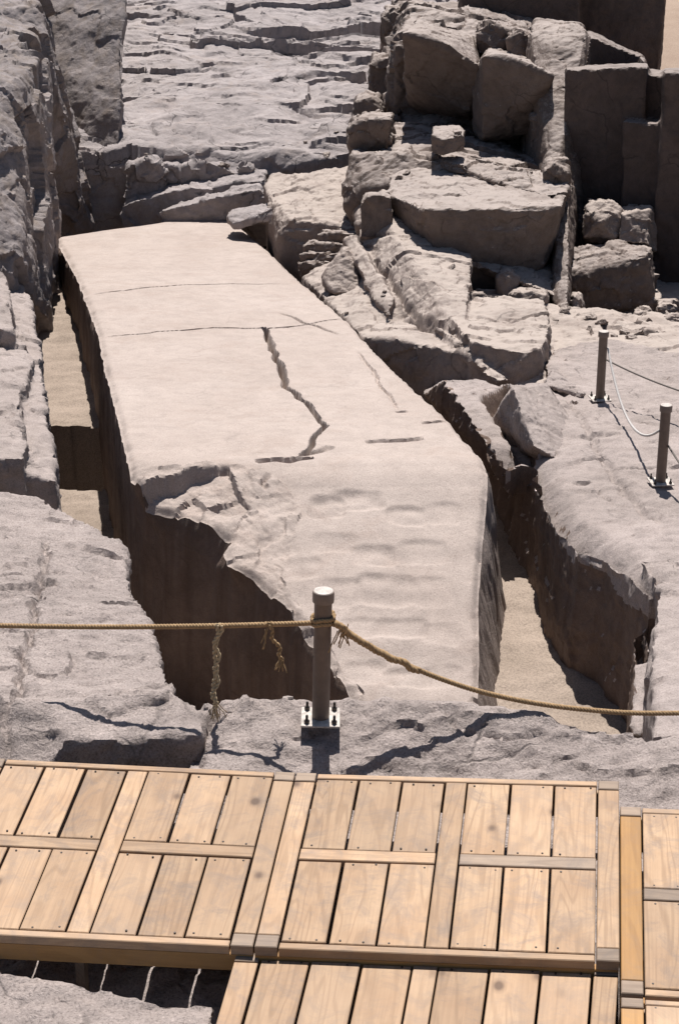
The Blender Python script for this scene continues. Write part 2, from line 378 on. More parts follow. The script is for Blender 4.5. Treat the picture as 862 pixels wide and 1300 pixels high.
# the quarry goes on to both sides
bedrock('bedrock_margin', [prism([(4.05, 3.6, -.4), (16, 3.6, -.2), (16, 12.4, -1.0), (3.9, 12.2, -1.35)], -5.5), prism([(3.3, 12.0, -1.5), (16, 12.0, -1.2), (16, 15, -1.9), (4.2, 15, -2.0)], -5.5), prism([(4.6, 14.6, -1.9), (16, 14.6, -1.7), (16, 28, -2.4), (5.6, 27.5, -2.7), (5.2, 22, -2.3)], -5.5),
    prism([(-2.9, 3.6, -.3), (-2.3, 7.5, -.2), (-2.35, 9.3, -.02), (-14, 9.6, .3), (-14, 3.6, -.2)], -5.5), prism([(-2.35, 9.2, -.05), (-3.9, 14.8, -1.05), (-14, 15, -.8), (-14, 9.4, .2)], -5.5), prism([(-5.2, 15, -1.9), (-7.2, 25.5, -1.7), (-8.5, 31, -1.0), (-14, 31, -.6), (-14, 15, -1.5)], -5.5)],
    'right', .09, big=.12, fine=.04, chip=.12, chip_s=.9, seed=15, cut_below=-5.2, micro=0)

# ------------------------------------------------------------------ right-hand bedrock table
lip = [(556, 494, -.08), (571, 481, 0), (600, 500, -.02), (632, 540, -.05), (668, 590, -.1), (690, 636, -.14), (703, 668, -.14), (730, 697, -.12), (768, 705, -.1), (800, 728, -.1), (824, 754, -.1)]
RB = prism([P(a, b, SR(c)) for a, b, c in lip] + [P(850, 740, -2.0), P(960, 760, -1.95), P(1040, 600, -1.95), P(980, 440, -2.3), P(870, 452, SR(.02)), P(780, 432, SR(-.05)), P(700, 440, SR(-.1)), P(690, 488, SR(-.05)), P(648, 486, SR(0)), P(600, 478, SR(.02))])
# fluted slope below the lip: hammer-stone scallops
Sc = hull([P(560, 484, SR(-.02)), P(590, 484, SR(-.02)), P(672, 590, SR(-.12)), P(640, 600, SR(-.1)), P(552, 500, SR(-.5)) + (-.16, 0, 0), P(645, 606, SR(-.55)) + (-.2, 0, 0), P(560, 484, SR(-2)), P(672, 590, SR(-2))])
WD = hull([P(650, 491, SR(.46)), P(668, 487, SR(.36)), P(694, 489, SR(.24)), P(730, 540, SR(-.04)), P(704, 582, SR(-.08)), P(677, 566, SR(.05)), P(622, 533, SR(-.35)), P(664, 578, SR(-.4)), P(690, 490, SR(-1)), P(630, 520, SR(-1)), P(730, 540, SR(-1)), P(690, 582, SR(-1))])
RK = prism([P(834, 736, -1.45), P(900, 726, -1.4), P(980, 940, -1.2), P(830, 935, -1.3), P(827, 800, -1.42)], -4.6)
RS = prism([P(803, 800, -2.35), P(820, 792, -2.3), P(835, 930, -2.3), P(800, 932, -2.4)], -4.6)
RS2 = prism([P(815, 712, -1.92), P(850, 705, -1.86), P(870, 730, -1.8), P(840, 745, -1.85)], -4.0)
W_right = [([P(715, 496, SR()), P(745, 550, SR()), P(780, 605, SR()), P(815, 640, SR()), P(838, 662, SR())], .05, .045),
           ([P(775, 592, SR()), P(800, 593, SR()), P(862, 595, SR())], .025, .03), ([P(728, 606, SR()), P(762, 606, SR())], .03, .035),
           ([P(805, 534, SR()), P(832, 541, SR())], .025, .03), ([P(760, 610, SR()), P(775, 630, SR())], .03, .03), ([P(780, 515, SR()), P(840, 525, SR())], .025, .03)]
def flutes(out, co, no):
    side = np.clip(-no[:, 0] * 1.6, 0, 1) * sstep(22.8, 22.2, co[:, 1]) * sstep(-3.6, -2.9, co[:, 2])
    ph = co[:, 1] * 2 * math.pi / .40 + 1.6 * perlin(co * 1.1, 44)
    out[:, 0] += side * .085 * np.abs(np.sin(ph * .5)) * np.where(co[:, 1] > 18.2, 1.0, .15)
    gr, _ = segdist(co[:, :2], [P(640, 560, SR()), P(690, 640, SR()), P(760, 700, SR()), P(822, 752, SR())])
    out[:, 2] -= np.clip(no[:, 2], 0, 1) * .34 * (1 - sstep(.0, .50, gr)) ** 1.5 * (co[:, 2] > -2.7)
    hol = inside(co[:, :2], [P(602, 504, SR()), P(640, 484, SR()), P(656, 490, SR()), P(684, 564, SR()), P(660, 584, SR())])
    hb, _ = segdist(co[:, :2], [P(602, 504, SR()), P(640, 484, SR()), P(656, 490, SR())])
    hd, _ = segdist(co[:, :2], [P(602, 504, SR()), P(660, 584, SR())]); out[:, 2] -= np.clip(no[:, 2], 0, 1) * hol * .38 * sstep(.0, .3, hd) * sstep(0, .14, hb)
    return out
bedrock('bedrock_wedge', [WD], 'right', .025, big=.03, fine=.014, chip=.03, chip_s=1.7, seed=9)
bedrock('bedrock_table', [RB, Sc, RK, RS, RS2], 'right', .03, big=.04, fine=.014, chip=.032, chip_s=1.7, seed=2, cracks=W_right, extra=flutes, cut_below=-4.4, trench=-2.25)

# ------------------------------------------------------------------ bedrock steps between the obelisk and the broken blocks
TB = prism([P(384, 352, SO(-.06)), P(410, 338, SO(.0)), P(440, 330, SO(.2)), P(480, 350, SO(.25)), P(512, 372, SO(.12)), P(560, 408, SO(.02)), P(588, 450, SO(-.02)), P(550, 441, SO(-.02)), P(516, 433, SO(0)), P(462, 430, SO(-.05)), P(446, 412, SO(-.06))])
TE = hull([P(445, 312, -2.55), P(500, 300, -2.1), P(560, 330, -2.35), P(592, 400, SO(.25)), P(590, 440, SO(0)), P(500, 392, SO(.05)), P(452, 360, SO(.1)), P(445, 312, -5), P(600, 300, -2.3), P(600, 300, -5), P(590, 440, -5), P(500, 392, -5)])
TC = prism([P(515, 478, SO(-.8)), P(530, 464, SO(-.55)), P(565, 456, SO(-.45)), P(602, 455, SO(-.35)), P(620, 478, SO(-.36)), P(585, 474, SO(-.45)), P(545, 470, SO(-.55))])
TC2 = prism([P(480, 445, SO(-.5)), P(520, 442, SO(-.4)), P(525, 456, SO(-.7)), P(510, 466, SO(-.9))])
TD = prism([P(570, 400, SO(.22)), P(585, 381, SO(.2)), P(640, 380, SO(.22)), P(688, 383, SO(.22)), P(698, 412, SO(.2)), P(690, 440, SO(.18)), P(668, 447, SO(.16)), P(630, 441, SO(.18)), P(598, 434, SO(.2))])
SL = hull([P(548, 415, SO(.1)), P(562, 418, SO(.14)), P(645, 483, SO(-.1)), P(628, 486, SO(-.14)), P(548, 415, SO(-.8)), P(645, 483, SO(-.9)), P(562, 418, SO(-.8)), P(628, 486, SO(-.9))])
RIB = hull([P(437, 306, -2.35), P(452, 301, -2.25), P(470, 330, -2.35), P(500, 380, SO(.22)), P(492, 402, SO(.05)), P(470, 372, SO(.2)), P(437, 306, -4), P(500, 395, -4), P(478, 330, -4)])
FL = prism([P(690, 384, SO(-.05)), P(760, 392, SO(-.1)), P(900, 400, SO(-.1)), P(900, 460, SO(-.15)), P(780, 440, SO(-.15)), P(700, 470, SO(-.2)), P(690, 492, SO(-.25)), P(655, 490, SO(-.3)), P(640, 440, SO(-.2))])
BK = hull([P(455, 300, -2.4), P(500, 296, -2.1), P(718, 380, -2.8), P(718, 330, -2.7), P(480, 215, -1.75), P(440, 240, -2.2), (3, 36, -2.0), (1.2, 38, -2.2), P(455, 300, -5.4), P(718, 380, -5.4), (3.2, 36, -5.4), (1.2, 38, -5.4)])
BF = prism([P(700, 376, -3.15), P(980, 384, -3.15), (9, 34, -3.3), (3.4, 34, -3.3)])
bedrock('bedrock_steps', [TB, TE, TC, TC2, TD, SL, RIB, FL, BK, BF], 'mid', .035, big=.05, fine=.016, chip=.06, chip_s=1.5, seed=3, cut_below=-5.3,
        cracks=[([P(600, 400, SO(.2)), P(650, 408, SO(.2)), P(690, 400, SO(.2))], .03, .05), ([P(515, 400, SO(.1)), P(535, 404, SO(.1)), P(552, 414, SO(.1))], .14, .14), ([P(478, 345, SO(.3)), P(520, 385, SO(.2)), P(545, 410, SO(.1))], .05, .1)])

# ------------------------------------------------------------------ left bedrock and cliff
LB = prism([P(40, 604, -2.1), P(70, 612, -2.2), P(67, 580, -2.2), P(58, 520, -2.3), P(53, 455, -2.45), P(38, 380, -2.75), P(22, 335, -2.9), P(-120, 320, -2.5), P(-200, 590, -1.9)])
LB2 = prism([P(30, 582, -1.85), P(36, 560, -1.88), P(24, 535, -1.95), P(28, 500, -2.05), P(44, 455, -2.2), P(30, 430, -2.2), P(-120, 420, -1.9), P(-200, 570, -1.75)])
LB3 = prism([P(18, 418, -1.95), P(12, 350, -2.0), P(-10, 330, -1.8), P(-120, 340, -1.5), P(-120, 430, -1.7)])
C3 = hull([PY(20, 345, 27.5), PY(38, 330, 28.5), PY(60, 300, 30.5), PY(-120, 340, 26), PY(48, 78, 31.5), PY(20, 105, 30.5), PY(-120, 130, 29), PY(58, 150, 32), PY(62, 240, 32), PY(-120, 60, 34), PY(45, 60, 34), PY(20, 345, 27.5) - (0, 0, 2.6), PY(60, 300, 30.5) - (0, 0, 2.6), (-10, 26, -5.4), (-10, 36, -5.4), PY(58, 290, 33) - (0, 0, 1.5)])
C3b = hull([PY(60, 232, 35.3), PY(98, 222, 35.5), PY(112, 262, 35.4), PY(98, 290, 35.4), PY(62, 262, 35.2), PY(82, 186, 36.2), PY(60, 232, 38), PY(100, 235, 38), PY(95, 300, 37)])
C2 = hull([PY(48, 8, 35.5), PY(60, 50, 35), PY(78, 130, 34.6), PY(96, 200, 35.6), PY(112, 255, 36.0), PY(120, 290, 36.3), PY(-160, 20, 34), PY(-160, 300, 33), PY(48, 0, 40), PY(-160, -20, 40), PY(48, 330, 35.0), PY(95, 320, 38)])
C1 = hull([PY(147, 284, 37.4), PY(150, 205, 36.9), PY(155, 110, 37.8), PY(158, 60, 38.5), PY(157, -40, 40.4), PY(50, -40, 41.0), PY(75, 100, 38.6), PY(95, 220, 37.2), PY(95, 310, 37.6), PY(40, 300, 38), PY(150, -60, 46), PY(20, -60, 46), PY(130, 300, 44), PY(20, 300, 44)])
C0 = hull([PY(-200, 10, 33), PY(50, 2, 37), PY(50, -40, 46), PY(-200, -40, 46), PY(-200, 95, 31.5), PY(30, 88, 32.5), (-12, 31, -5), (-6.5, 33, -5), (-6, 46, -5), (-12, 46, -5)])
bedrock('bedrock_left', [LB, LB2, LB3], 'right', .035, big=.05, fine=.015, chip=.05, chip_s=1.8, seed=4, cut_below=-5.2,
        cracks=[([P(0, 480, -2.1), P(20, 470, -2.1), P(44, 456, -2.1)], .03, .05), ([P(0, 540, -2.0), P(22, 520, -2.0)], .03, .05)])
bedrock('cliff', [C0, C2, C3, C3b], 'cliff', .036, big=.08, fine=.018, chip=.20, chip_s=.6, seed=5, cut_below=-5.2, strat=(1.2, 1.2, .8), micro=.02)
bedrock('cliff_buttress', [C1], 'cliff', .042, big=.10, fine=.012, chip=.05, chip_s=.6, seed=12, cut_below=-5.2)

# ------------------------------------------------------------------ slope of weathered granite behind the obelisk
def ledges(co, no):
    q = co * np.array((.09, .35, 0), np.float32); wv = 1.6 * fbm(q + 3, 3, 61) + .10 * fbm(co * np.array((1.0, 1.4, 0), np.float32), 3, 66)
    a = (co[:, 1] + 1.5 * wv - .12 * co[:, 0] + .35 * chips(co * np.array((.7, .5, 0), np.float32), 62)) / 2.3; amp = .34 * sstep(-.18, .35, fbm(co * np.array((.18, .35, 0), np.float32) + 8, 3, 71))
    b = (co[:, 1] + 1.3 * wv + .25 * co[:, 0]) / .9; amp2 = .07 * sstep(-.05, .35, fbm(co * np.array((.3, .6, 0), np.float32) + 38, 3, 73))
    up = np.clip(no[:, 2] * 2 - .6, 0, 1)
    return -up * (amp * (a - np.floor(a)) ** 1.4 + amp2 * (b - np.floor(b)) ** 1.3)
SLP = hull([PY(140, 192, 37.0), PY(150, 200, 36.9), PY(200, 214, 36.7), PY(300, 220, 36.6), PY(380, 212, 36.7), PY(445, 192, 36.9), PY(540, 180, 37.2), (-8, 37, -2.6), (3.4, 37.5, -2.3), (-8, 53, .2), (6, 53, .25), (-8, 37, -5.4), (-5, 36.8, -5.4), (1, 36.8, -5.4), (4, 37.5, -5.4), (6, 53, -5.4), (-8, 53, -5.4)])
bedrock('rock_slope', [SLP], 'far', .04, big=.10, fine=.010, chip=.17, chip_s=.55, seed=6, ledge=ledges, strat=(.7, 1.3, 1.0), micro=.016, cut_below=-4.5)

# ------------------------------------------------------------------ obelisk
YN, YB = 14.4, 17.9
def ob_surf(x, y): return np.where(y > YB, zt(y), -1.9 - (YB - y) * .33)
def PO(px, py): return P(px, py, lambda x, y: float(ob_surf(x, y)))
Lp = np.array([PO(*q) for q in [(462, 905), (420, 842), (385, 795), (352, 757), (322, 729), (291, 714), (284, 698), (294, 681), (262, 655), (238, 640), (212, 628), (186, 618), (167, 606), (163, 588), (150, 530), (134, 470), (124, 420), (98, 352), (71, 302)]])
Rp = np.array([PO(*q) for q in [(606, 905), (608, 830), (607, 760), (612, 690), (617, 640), (619, 600), (610, 578), (560, 522), (500, 470), (440, 406), (376, 352), (330, 308), (285, 271)]])
def along(poly, y):
    o = np.argsort(poly[:, 1]); return np.interp(y, poly[o, 1], poly[o, 0])
nr, nc = 1080, 230
YFL, YFR = Lp[-1, 1], Rp[-1, 1]
ww = np.linspace(0, 1, nr); yl = YN + ww * (YFL - YN); yr = YN + ww * (YFR - YN)
xl = along(Lp, yl); xr = along(Rp, yr)
xl = xl + .016 * fbm(np.stack([yl * 2.5, yl * 0, yl * 0 + 5], 1), 4, 3); xr = xr + .007 * fbm(np.stack([yr * 3, yr * 0, yr * 0 + 9], 1), 4, 4)
s = np.linspace(0, 1, nc)[None, :]
TX = xl[:, None] * (1 - s) + xr[:, None] * s; TY = yl[:, None] * (1 - s) + yr[:, None] * s
co = np.stack([TX.ravel(), TY.ravel(), np.zeros(TX.size)], 1)
y0 = co[:, 1]; z = np.where(y0 > YB, zt(y0), -1.9 - (YB - y0) * .33)
k0 = .35; z = np.where(np.abs(y0 - YB) < k0, (zt(y0) + (-1.9 - (YB - y0) * .33)) / 2 * 1 - np.abs(zt(y0) - (-1.9 - (YB - y0) * .33)) * .5 * np.abs(y0 - YB) / k0 - .02 * (1 - np.abs(y0 - YB) / k0), z)
xy = co[:, :2]; p3 = co * np.array((1, 1, 0)); jit = xy + np.stack([perlin(p3 * 2.5, 1), perlin(p3 * 2.5 + 7, 2)], 1) * .06 + np.stack([perlin(p3 * 9, 3), perlin(p3 * 9 + 7, 4)], 1) * .008
z += .014 * fbm(p3 * .6, 2, 30) + .003 * fbm(p3 * 5, 4, 31) + .002 * np.sin(co[:, 1] * 5 + 2 * perlin(p3, 6)) * (y0 > YB)
img = lambda pts: [PO(*q) for q in pts]
def cut(pts, wd, dp, taper=True):
    global z
    d, pos = segdist(jit, img(pts)); k = np.sin(math.pi * np.clip(pos, 0, 1)) ** .4 if taper else 1
    z = z - dp * (1 - sstep(wd * .4, wd, d)) * k
cut([(335, 415), (345, 440), (355, 462), (362, 488), (384, 508), (408, 530), (412, 540), (404, 552), (385, 577)], .038, .18, False)
cut([(335, 415), (345, 440), (355, 462), (362, 488), (384, 508)], .055, .08)
cut([(118, 374), (180, 366), (240, 361), (290, 360), (370, 361)], .03, .05)
cut([(132, 428), (200, 421), (270, 416), (340, 416), (380, 413), (450, 402)], .032, .06)
cut([(355, 396), (385, 408), (430, 424)], .035, .06)
cut([(450, 445), (470, 465), (485, 492), (503, 522)], .03, .04)
cut([(500, 523), (515, 522)], .05, .06); cut([(463, 561), (500, 560), (536, 557)], .075, .09); cut([(533, 538), (566, 534)], .05, .07)
cut([(385, 577), (405, 572), (418, 567)], .07, .08); cut([(345, 600), (332, 615), (340, 622)], .04, .05)
# broken edge of the top: stepped recesses whose risers look towards the camera
def recess(pts, back, dp, fade):
    global z
    j2 = xy + np.stack([perlin(p3 * 1.6, 15), perlin(p3 * 1.6 + 7, 16)], 1) * .22 + np.stack([perlin(p3 * 5, 17), perlin(p3 * 5 + 7, 18)], 1) * .08
    poly = img(pts); ins = inside(j2, poly); d, pos = segdist(j2, img(back))
    z = z - dp * ins * sstep(0, .06, d) * (1 - sstep(.05, fade, d)) * np.clip(1.15 - pos, 0, 1) ** .6
bk = [(160, 603), (185, 604), (215, 602), (240, 598), (268, 590), (298, 587)]
recess(bk + [(300, 600), (330, 640), (340, 720), (300, 790), (150, 700)], bk, .26, 1.3)
bk = [(384, 579), (352, 582), (326, 580)]
recess(bk + [(322, 590), (330, 600), (384, 596)], bk, .13, .22)
rough = inside(jit, img([(160, 590), (300, 588), (345, 600), (385, 650), (370, 690), (355, 730), (400, 800), (460, 880), (420, 905), (150, 720)]))
z = z + rough * (.035 * fbm(p3 * 3, 5, 40, .6) + .05 * chips(p3 * 2.6 + 3, 41))
rr = (y0 < YB)
z += rr * (.012 + .012 * perlin(p3 * 1.3, 57)) * np.sin(co[:, 1] * 9 + 1.5 * perlin(p3 * 1.5, 9) + co[:, 0]) * np.clip((YB - y0) * .6, 0, 1)
for px, py, rx, ry, dp in [(414, 643, .17, .16, .10), (455, 634, .26, .13, .07), (515, 656, .19, .13, .06), (560, 652, .2, .13, .035), (476, 705, .2, .15, .07), (425, 690, .22, .13, .04), (535, 702, .22, .15, .045), (380, 722, .2, .15, .05), (488, 750, .28, .17, .07), (432, 752, .18, .15, .045), (550, 752, .2, .16, .04), (510, 797, .24, .14, .065), (455, 800, .2, .15, .045), (560, 805, .18, .14, .035), (520, 860, .2, .13, .06), (465, 852, .2, .14, .04), (562, 858, .16, .12, .035), (350, 690, .2, .12, .04)]:
    c = PO(px, py); q = ((jit[:, 0] - c[0]) / rx) ** 4 + ((jit[:, 1] - c[1]) / ry) ** 4
    z = z - .45 * dp * (1 - sstep(.0, 2.2, q)) * (1 + .8 * perlin(p3 * 5, 55))
# worn arrises
eL = TX.ravel() - np.repeat(xl, nc); eR = np.repeat(xr, nc) - TX.ravel()
wr = .5 + .9 * np.abs(fbm(p3 * 1.8, 4, 50)) ; z = z - .07 * wr * (1 - sstep(0, .13, eL)) ** 2 - .06 * wr * (1 - sstep(0, .10, eR)) ** 2
z = z - sstep(.15, .0, eR) * rr * .06 * np.abs(chips(p3 * 4, 77))
co[:, 2] = z
ti = np.arange(nr * nc).reshape(nr, nc)
top_f = np.stack([ti[:-1, :-1], ti[:-1, 1:], ti[1:, 1:], ti[1:, :-1]], -1).reshape(-1, 4)
ob = bpy.data.objects.new('obelisk', None); C.objects.link(ob); ob.location = (-.5, 24, -4.4)
tag(ob, 'huge unfinished granite obelisk with pale cracked top lying in its trench', 'obelisk')
def ob_part(name, co, f, m):
    return add(name, mesh_np(name, co - np.array((-.5, 24, -4.4)), f), M[m], ob)
crisp(ob_part('dressed_top', co, top_f, 'obelisk'), 40)
def skirt(name, edge, flare, depth_rows=44, seed=0, m='obelisk_side'):
    n = len(edge); rows = [edge]; kk = min(61, n // 3 * 2 - 1); sm = edge.copy()
    for c_ in range(2): sm[:, c_] = np.convolve(np.pad(edge[:, c_], kk // 2, mode='reflect', reflect_type='odd'), np.ones(kk) / kk, 'valid')[:n]
    for k in range(1, depth_rows + 1):
        u = k / depth_rows; r = edge.copy(); q_ = min(1, k / 5); r[:, :2] = edge[:, :2] * (1 - q_) + sm[:, :2] * q_; r[:, 2] = edge[:, 2] + (-4.7 - edge[:, 2]) * u
        r += np.array(flare)[None, :] * (u ** .8); rows.append(r)
    V = np.concatenate(rows); inner = np.repeat(np.clip(np.arange(depth_rows + 1) / 2.0, 0, 1), n)
    nm = np.zeros((n, 3)); tg = np.gradient(edge[:, :2], axis=0); nm[:, 0] = tg[:, 1]; nm[:, 1] = -tg[:, 0]; nm /= np.maximum(1e-6, np.linalg.norm(nm, axis=1))[:, None]
    nm = np.tile(nm, (depth_rows + 1, 1)); q = V * np.array((1, 1, .35))
    V = V + nm * (inner * (.06 * fbm(q * 1.3, 4, 20 + seed) + .02 * fbm(V * np.array((6, 6, .8)), 3, 25 + seed)))[:, None]
    idx = np.arange(len(V)).reshape(depth_rows + 1, n)
    f = np.stack([idx[:-1, :-1], idx[1:, :-1], idx[1:, 1:], idx[:-1, 1:]], -1).reshape(-1, 4)
    return ob_part(name, V, f, m)
T = co.reshape(nr, nc, 3)
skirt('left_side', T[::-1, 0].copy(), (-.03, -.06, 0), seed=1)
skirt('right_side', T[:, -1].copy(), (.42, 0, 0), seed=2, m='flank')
skirt('near_end', T[0, :].copy(), (0, -.1, 0), seed=3); skirt('far_end', T[-1, ::-1].copy(), (0, .1, 0), seed=4)

# ------------------------------------------------------------------ broken blocks at the foot of the slope
G1 = 'broken granite blocks at the foot of the slope'
def box8(front, back, Yf, Yb, bot, botb=None):
    """block from a front top edge, a back top edge and the picture height of its foot"""
    pts = [PY(a, b, Yf) for a, b in front] + [PY(a, b, Yb) for a, b in back]
    pts += [PY(a, b, Yf) for a, b in bot] + [np.array((q[0], q[1], PY(bot[0][0], bot[0][1], Yf)[2])) for q in [PY(a, b, Yb) for a, b in back]]
    return hull(pts)
kw = dict(big=.05, fine=.02, chip=.05, chip_s=1.8)
boulder('boulder', box8([(152, 262), (205, 246), (245, 238), (272, 240), (276, 262)], [(175, 240), (268, 226)], 35.9, 36.6, [(158, 292), (215, 290), (272, 285)]), 'long rounded granite block lying across the far end of the obelisk', G1, 'far', seed=11, **kw)
boulder('boulder', box8([(262, 240), (300, 232), (336, 228), (340, 240)], [(270, 222), (338, 214)], 36.0, 36.9, [(264, 268), (300, 266), (338, 258)]), 'squared granite block between the long rounded block and the propped slab', G1, 'far', seed=12, **kw)
boulder('boulder', box8([(200, 268), (250, 262), (300, 252), (330, 240), (342, 250)], [(230, 256), (330, 232)], 35.3, 35.8, [(205, 290), (270, 286), (340, 282)]), 'low wedge of rock between the obelisk and the squared block', G1, 'far', seed=13, **kw)
boulder('boulder', box8([(160, 238), (170, 212), (196, 204), (215, 225)], [(160, 205), (200, 196)], 36.3, 37.2, [(160, 280), (215, 268)]), 'shattered upright rock wedged in the corner under the cliff', G1, 'far', seed=14, big=.06, fine=.02, chip=.14, chip_s=2.2)
for k, (x0, y0_, x1, y1, h) in enumerate([(195, 212, 232, 208, 24), (232, 208, 300, 214, 26), (300, 210, 322, 212, 26)]):
    boulder('boulder', box8([(x0, y0_ + 6), ((x0 + x1) / 2, y0_ - 3), (x1, y1 + 6)], [(x0 + 5, y0_ - 8), (x1 - 5, y1 - 8)], 36.5, 37.1, [(x0, y0_ + h), (x1, y1 + h)]), ['small angular rock leaning on the shattered upright rock', 'dark peaked rock below the front ledge of the slope', 'narrow pale rock beside the dark peaked rock'][k], G1, 'far', seed=15 + k, big=.04, fine=.015, chip=.12, chip_s=2.4)
b12 = [hull([PY(357, 290, 31.4), PY(368, 279, 31.4), PY(410, 283, 31.2), PY(456, 291, 31.0), PY(458, 222, 34.4), PY(440, 212, 34.6), PY(345, 222, 35), PY(336, 238, 34), PY(357, 370, 31.4), PY(456, 370, 31.0), PY(456, 320, 34.5), PY(338, 320, 34.5), PY(352, 310, 31.6)])]
boulder('boulder', b12, 'wide ledge block with smooth pale sloping top right beside the obelisk', G1, 'mid', seed=18, **kw)
slabp = hull([PY(288, 273, 33.4), PY(362, 262, 32.6), PY(369, 266, 32.5), PY(295, 284, 33.0), PY(367, 276, 32.5), PY(297, 292, 33.0), PY(288, 282, 33.4), PY(350, 256, 33.8), PY(296, 266, 34.2), PY(350, 266, 33.8)])
boulder('rock_slab', slabp, 'thin flat slab propped across the gap at the obelisk far corner', None, 'far', cat='rock slab', seed=19, voxel=.025, big=.02, fine=.01, chip=.03, chip_s=2)
for k, (x0, x1, ya, yb, Y) in enumerate([(404, 452, 296, 309, 30.5), (383, 441, 309, 322, 30.3), (381, 440, 321, 333, 30.1), (378, 418, 332, 349, 29.95)]):
    boulder('rock_slab', hull([PY(x0, ya + 3, Y), PY(x0 + 12, ya, Y), PY(x1, ya + 1, Y), PY(x0 + 4, yb, Y), PY(x1, yb, Y), PY(x0 + 10, ya - 5, Y + .7), PY(x1 + 4, ya - 5, Y + .7), PY(x0 + 8, yb + 4, Y + .7), PY(x1 + 4, yb + 4, Y + .7)]),
            ['topmost flat slab of the small stack against the ledge block', 'second slab from the top of the small stack', 'third slab from the top of the small stack', 'bottom slab of the small stack beside the obelisk'][k], 'stack of thin rock slabs', 'block', cat='rock slab', seed=21 + k, voxel=.022, big=.03, fine=.012, chip=.05, chip_s=3)
boulder('boulder', hull([PY(410, 352, 28), PY(436, 318, 28.2), PY(452, 330, 28.2), PY(456, 372, 27.6), PY(425, 372, 27.5), PY(440, 312, 29), PY(460, 330, 29), PY(415, 372, 28)]), 'triangular leaning stone between the slab stack and the diagonal rib', G1, 'mid', seed=26, voxel=.025, **kw)

# ------------------------------------------------------------------ big broken blocks on the right
G2 = 'broken granite blocks above the right-hand steps'
bigtop = [(490, 246), (512, 258), (540, 267), (600, 263), (650, 266), (690, 268), (712, 262)]
b4 = hull([PY(490, 246, 29.6), PY(540, 267, 28.0), PY(600, 264, 28.0), PY(690, 268, 27.9), PY(713, 261, 28.0), PY(722, 240, 29.5), PY(640, 205, 32), PY(560, 196, 32.5), PY(500, 196, 32.5),
           PY(500, 305, 29.6), PY(560, 372, 28.2), PY(650, 380, 28.2), PY(690, 340, 28.2), PY(706, 300, 28.4), PY(720, 300, 31), PY(500, 270, 32)])
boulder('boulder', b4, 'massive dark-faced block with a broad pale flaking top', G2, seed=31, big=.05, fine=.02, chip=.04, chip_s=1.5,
        cracks=[([PY(530, 200, 31.9), PY(600, 215, 31), PY(660, 238, 29.6), PY(705, 250, 28.8)], .07, .1), ([PY(540, 245, 29.2), PY(600, 250, 28.9)], .05, .05), ([PY(560, 225, 30.5), PY(640, 232, 30)], .04, .05)])
boulder('boulder', hull([PY(480, 190, 32.3), PY(540, 192, 31.6), PY(700, 226, 29.6), PY(722, 222, 30.2), PY(722, 245, 29), PY(690, 250, 28.8), PY(560, 203, 31.0), PY(722, 260, 31), PY(500, 215, 33)]), 'thin tilted slab flaking off the back of the massive block', G2, seed=32, voxel=.03, big=.04, fine=.02, chip=.06, chip_s=2)
boulder('boulder', hull([PY(457, 258, 29.0), PY(468, 249, 29.0), PY(486, 247, 29.0), PY(497, 252, 29.0), PY(498, 300, 29.0), PY(458, 301, 29.0), PY(462, 244, 29.7), PY(494, 240, 29.7), PY(496, 282, 29.7), PY(460, 284, 29.7)]), 'small squared block against the left end of the massive block', G2, seed=33, voxel=.025, big=.03, fine=.012, chip=.03, chip_s=2)
boulder('boulder', hull([PY(512, 43, 33.2), PY(538, 42, 33.2), PY(572, 56, 33.0), PY(608, 84, 32.9), PY(604, 128, 33.6), PY(592, 142, 33.8), PY(558, 128, 34.0), PY(522, 108, 34.1), PY(512, 95, 34.0), PY(530, 25, 36), PY(600, 45, 36), PY(612, 90, 36), PY(540, 100, 36), PY(520, 150, 36.5), PY(600, 170, 36.5)]), 'overhanging block with a smooth dark face casting a deep shadow', G2, seed=34, big=.04, fine=.015, chip=.04, chip_s=1.3)
boulder('boulder', hull([PY(612, 72, 32.2), PY(630, 68, 32.2), PY(664, 78, 32.0), PY(702, 96, 31.8), PY(694, 120, 32.2), PY(672, 172, 32.8), PY(612, 176, 32.6), PY(600, 165, 33.4), PY(598, 90, 33.6), PY(620, 60, 35), PY(690, 78, 35), PY(690, 140, 35), PY(610, 190, 34)]), 'tall tapering block with pale left side next to the overhanging block', G2, seed=35, big=.04, fine=.015, chip=.04, chip_s=1.3)
boulder('boulder', hull([PY(549, 172, 30.8), PY(562, 178, 30.6), PY(588, 172, 30.8), PY(549, 196, 30.8), PY(562, 197, 30.6), PY(588, 192, 30.8), PY(549, 160, 31.5), PY(582, 157, 31.5), PY(590, 165, 31.2), PY(549, 184, 31.5), PY(588, 182, 31.5)]), 'small neat cube of stone standing on the rubble ledge', G2, seed=36, voxel=.018, big=.015, fine=.008, chip=.02, chip_s=2.5)
boulder('boulder', hull([PY(441, 165, 32.0), PY(455, 152, 32.0), PY(496, 152, 32.0), PY(492, 190, 32.2), PY(465, 196, 32.2), PY(448, 210, 32.2), PY(445, 150, 34), PY(500, 140, 34), PY(500, 190, 34), PY(445, 200, 34)]), 'dark angular block at the edge of the weathered slope', G2, seed=37, big=.05, fine=.02, chip=.08, chip_s=1.8)
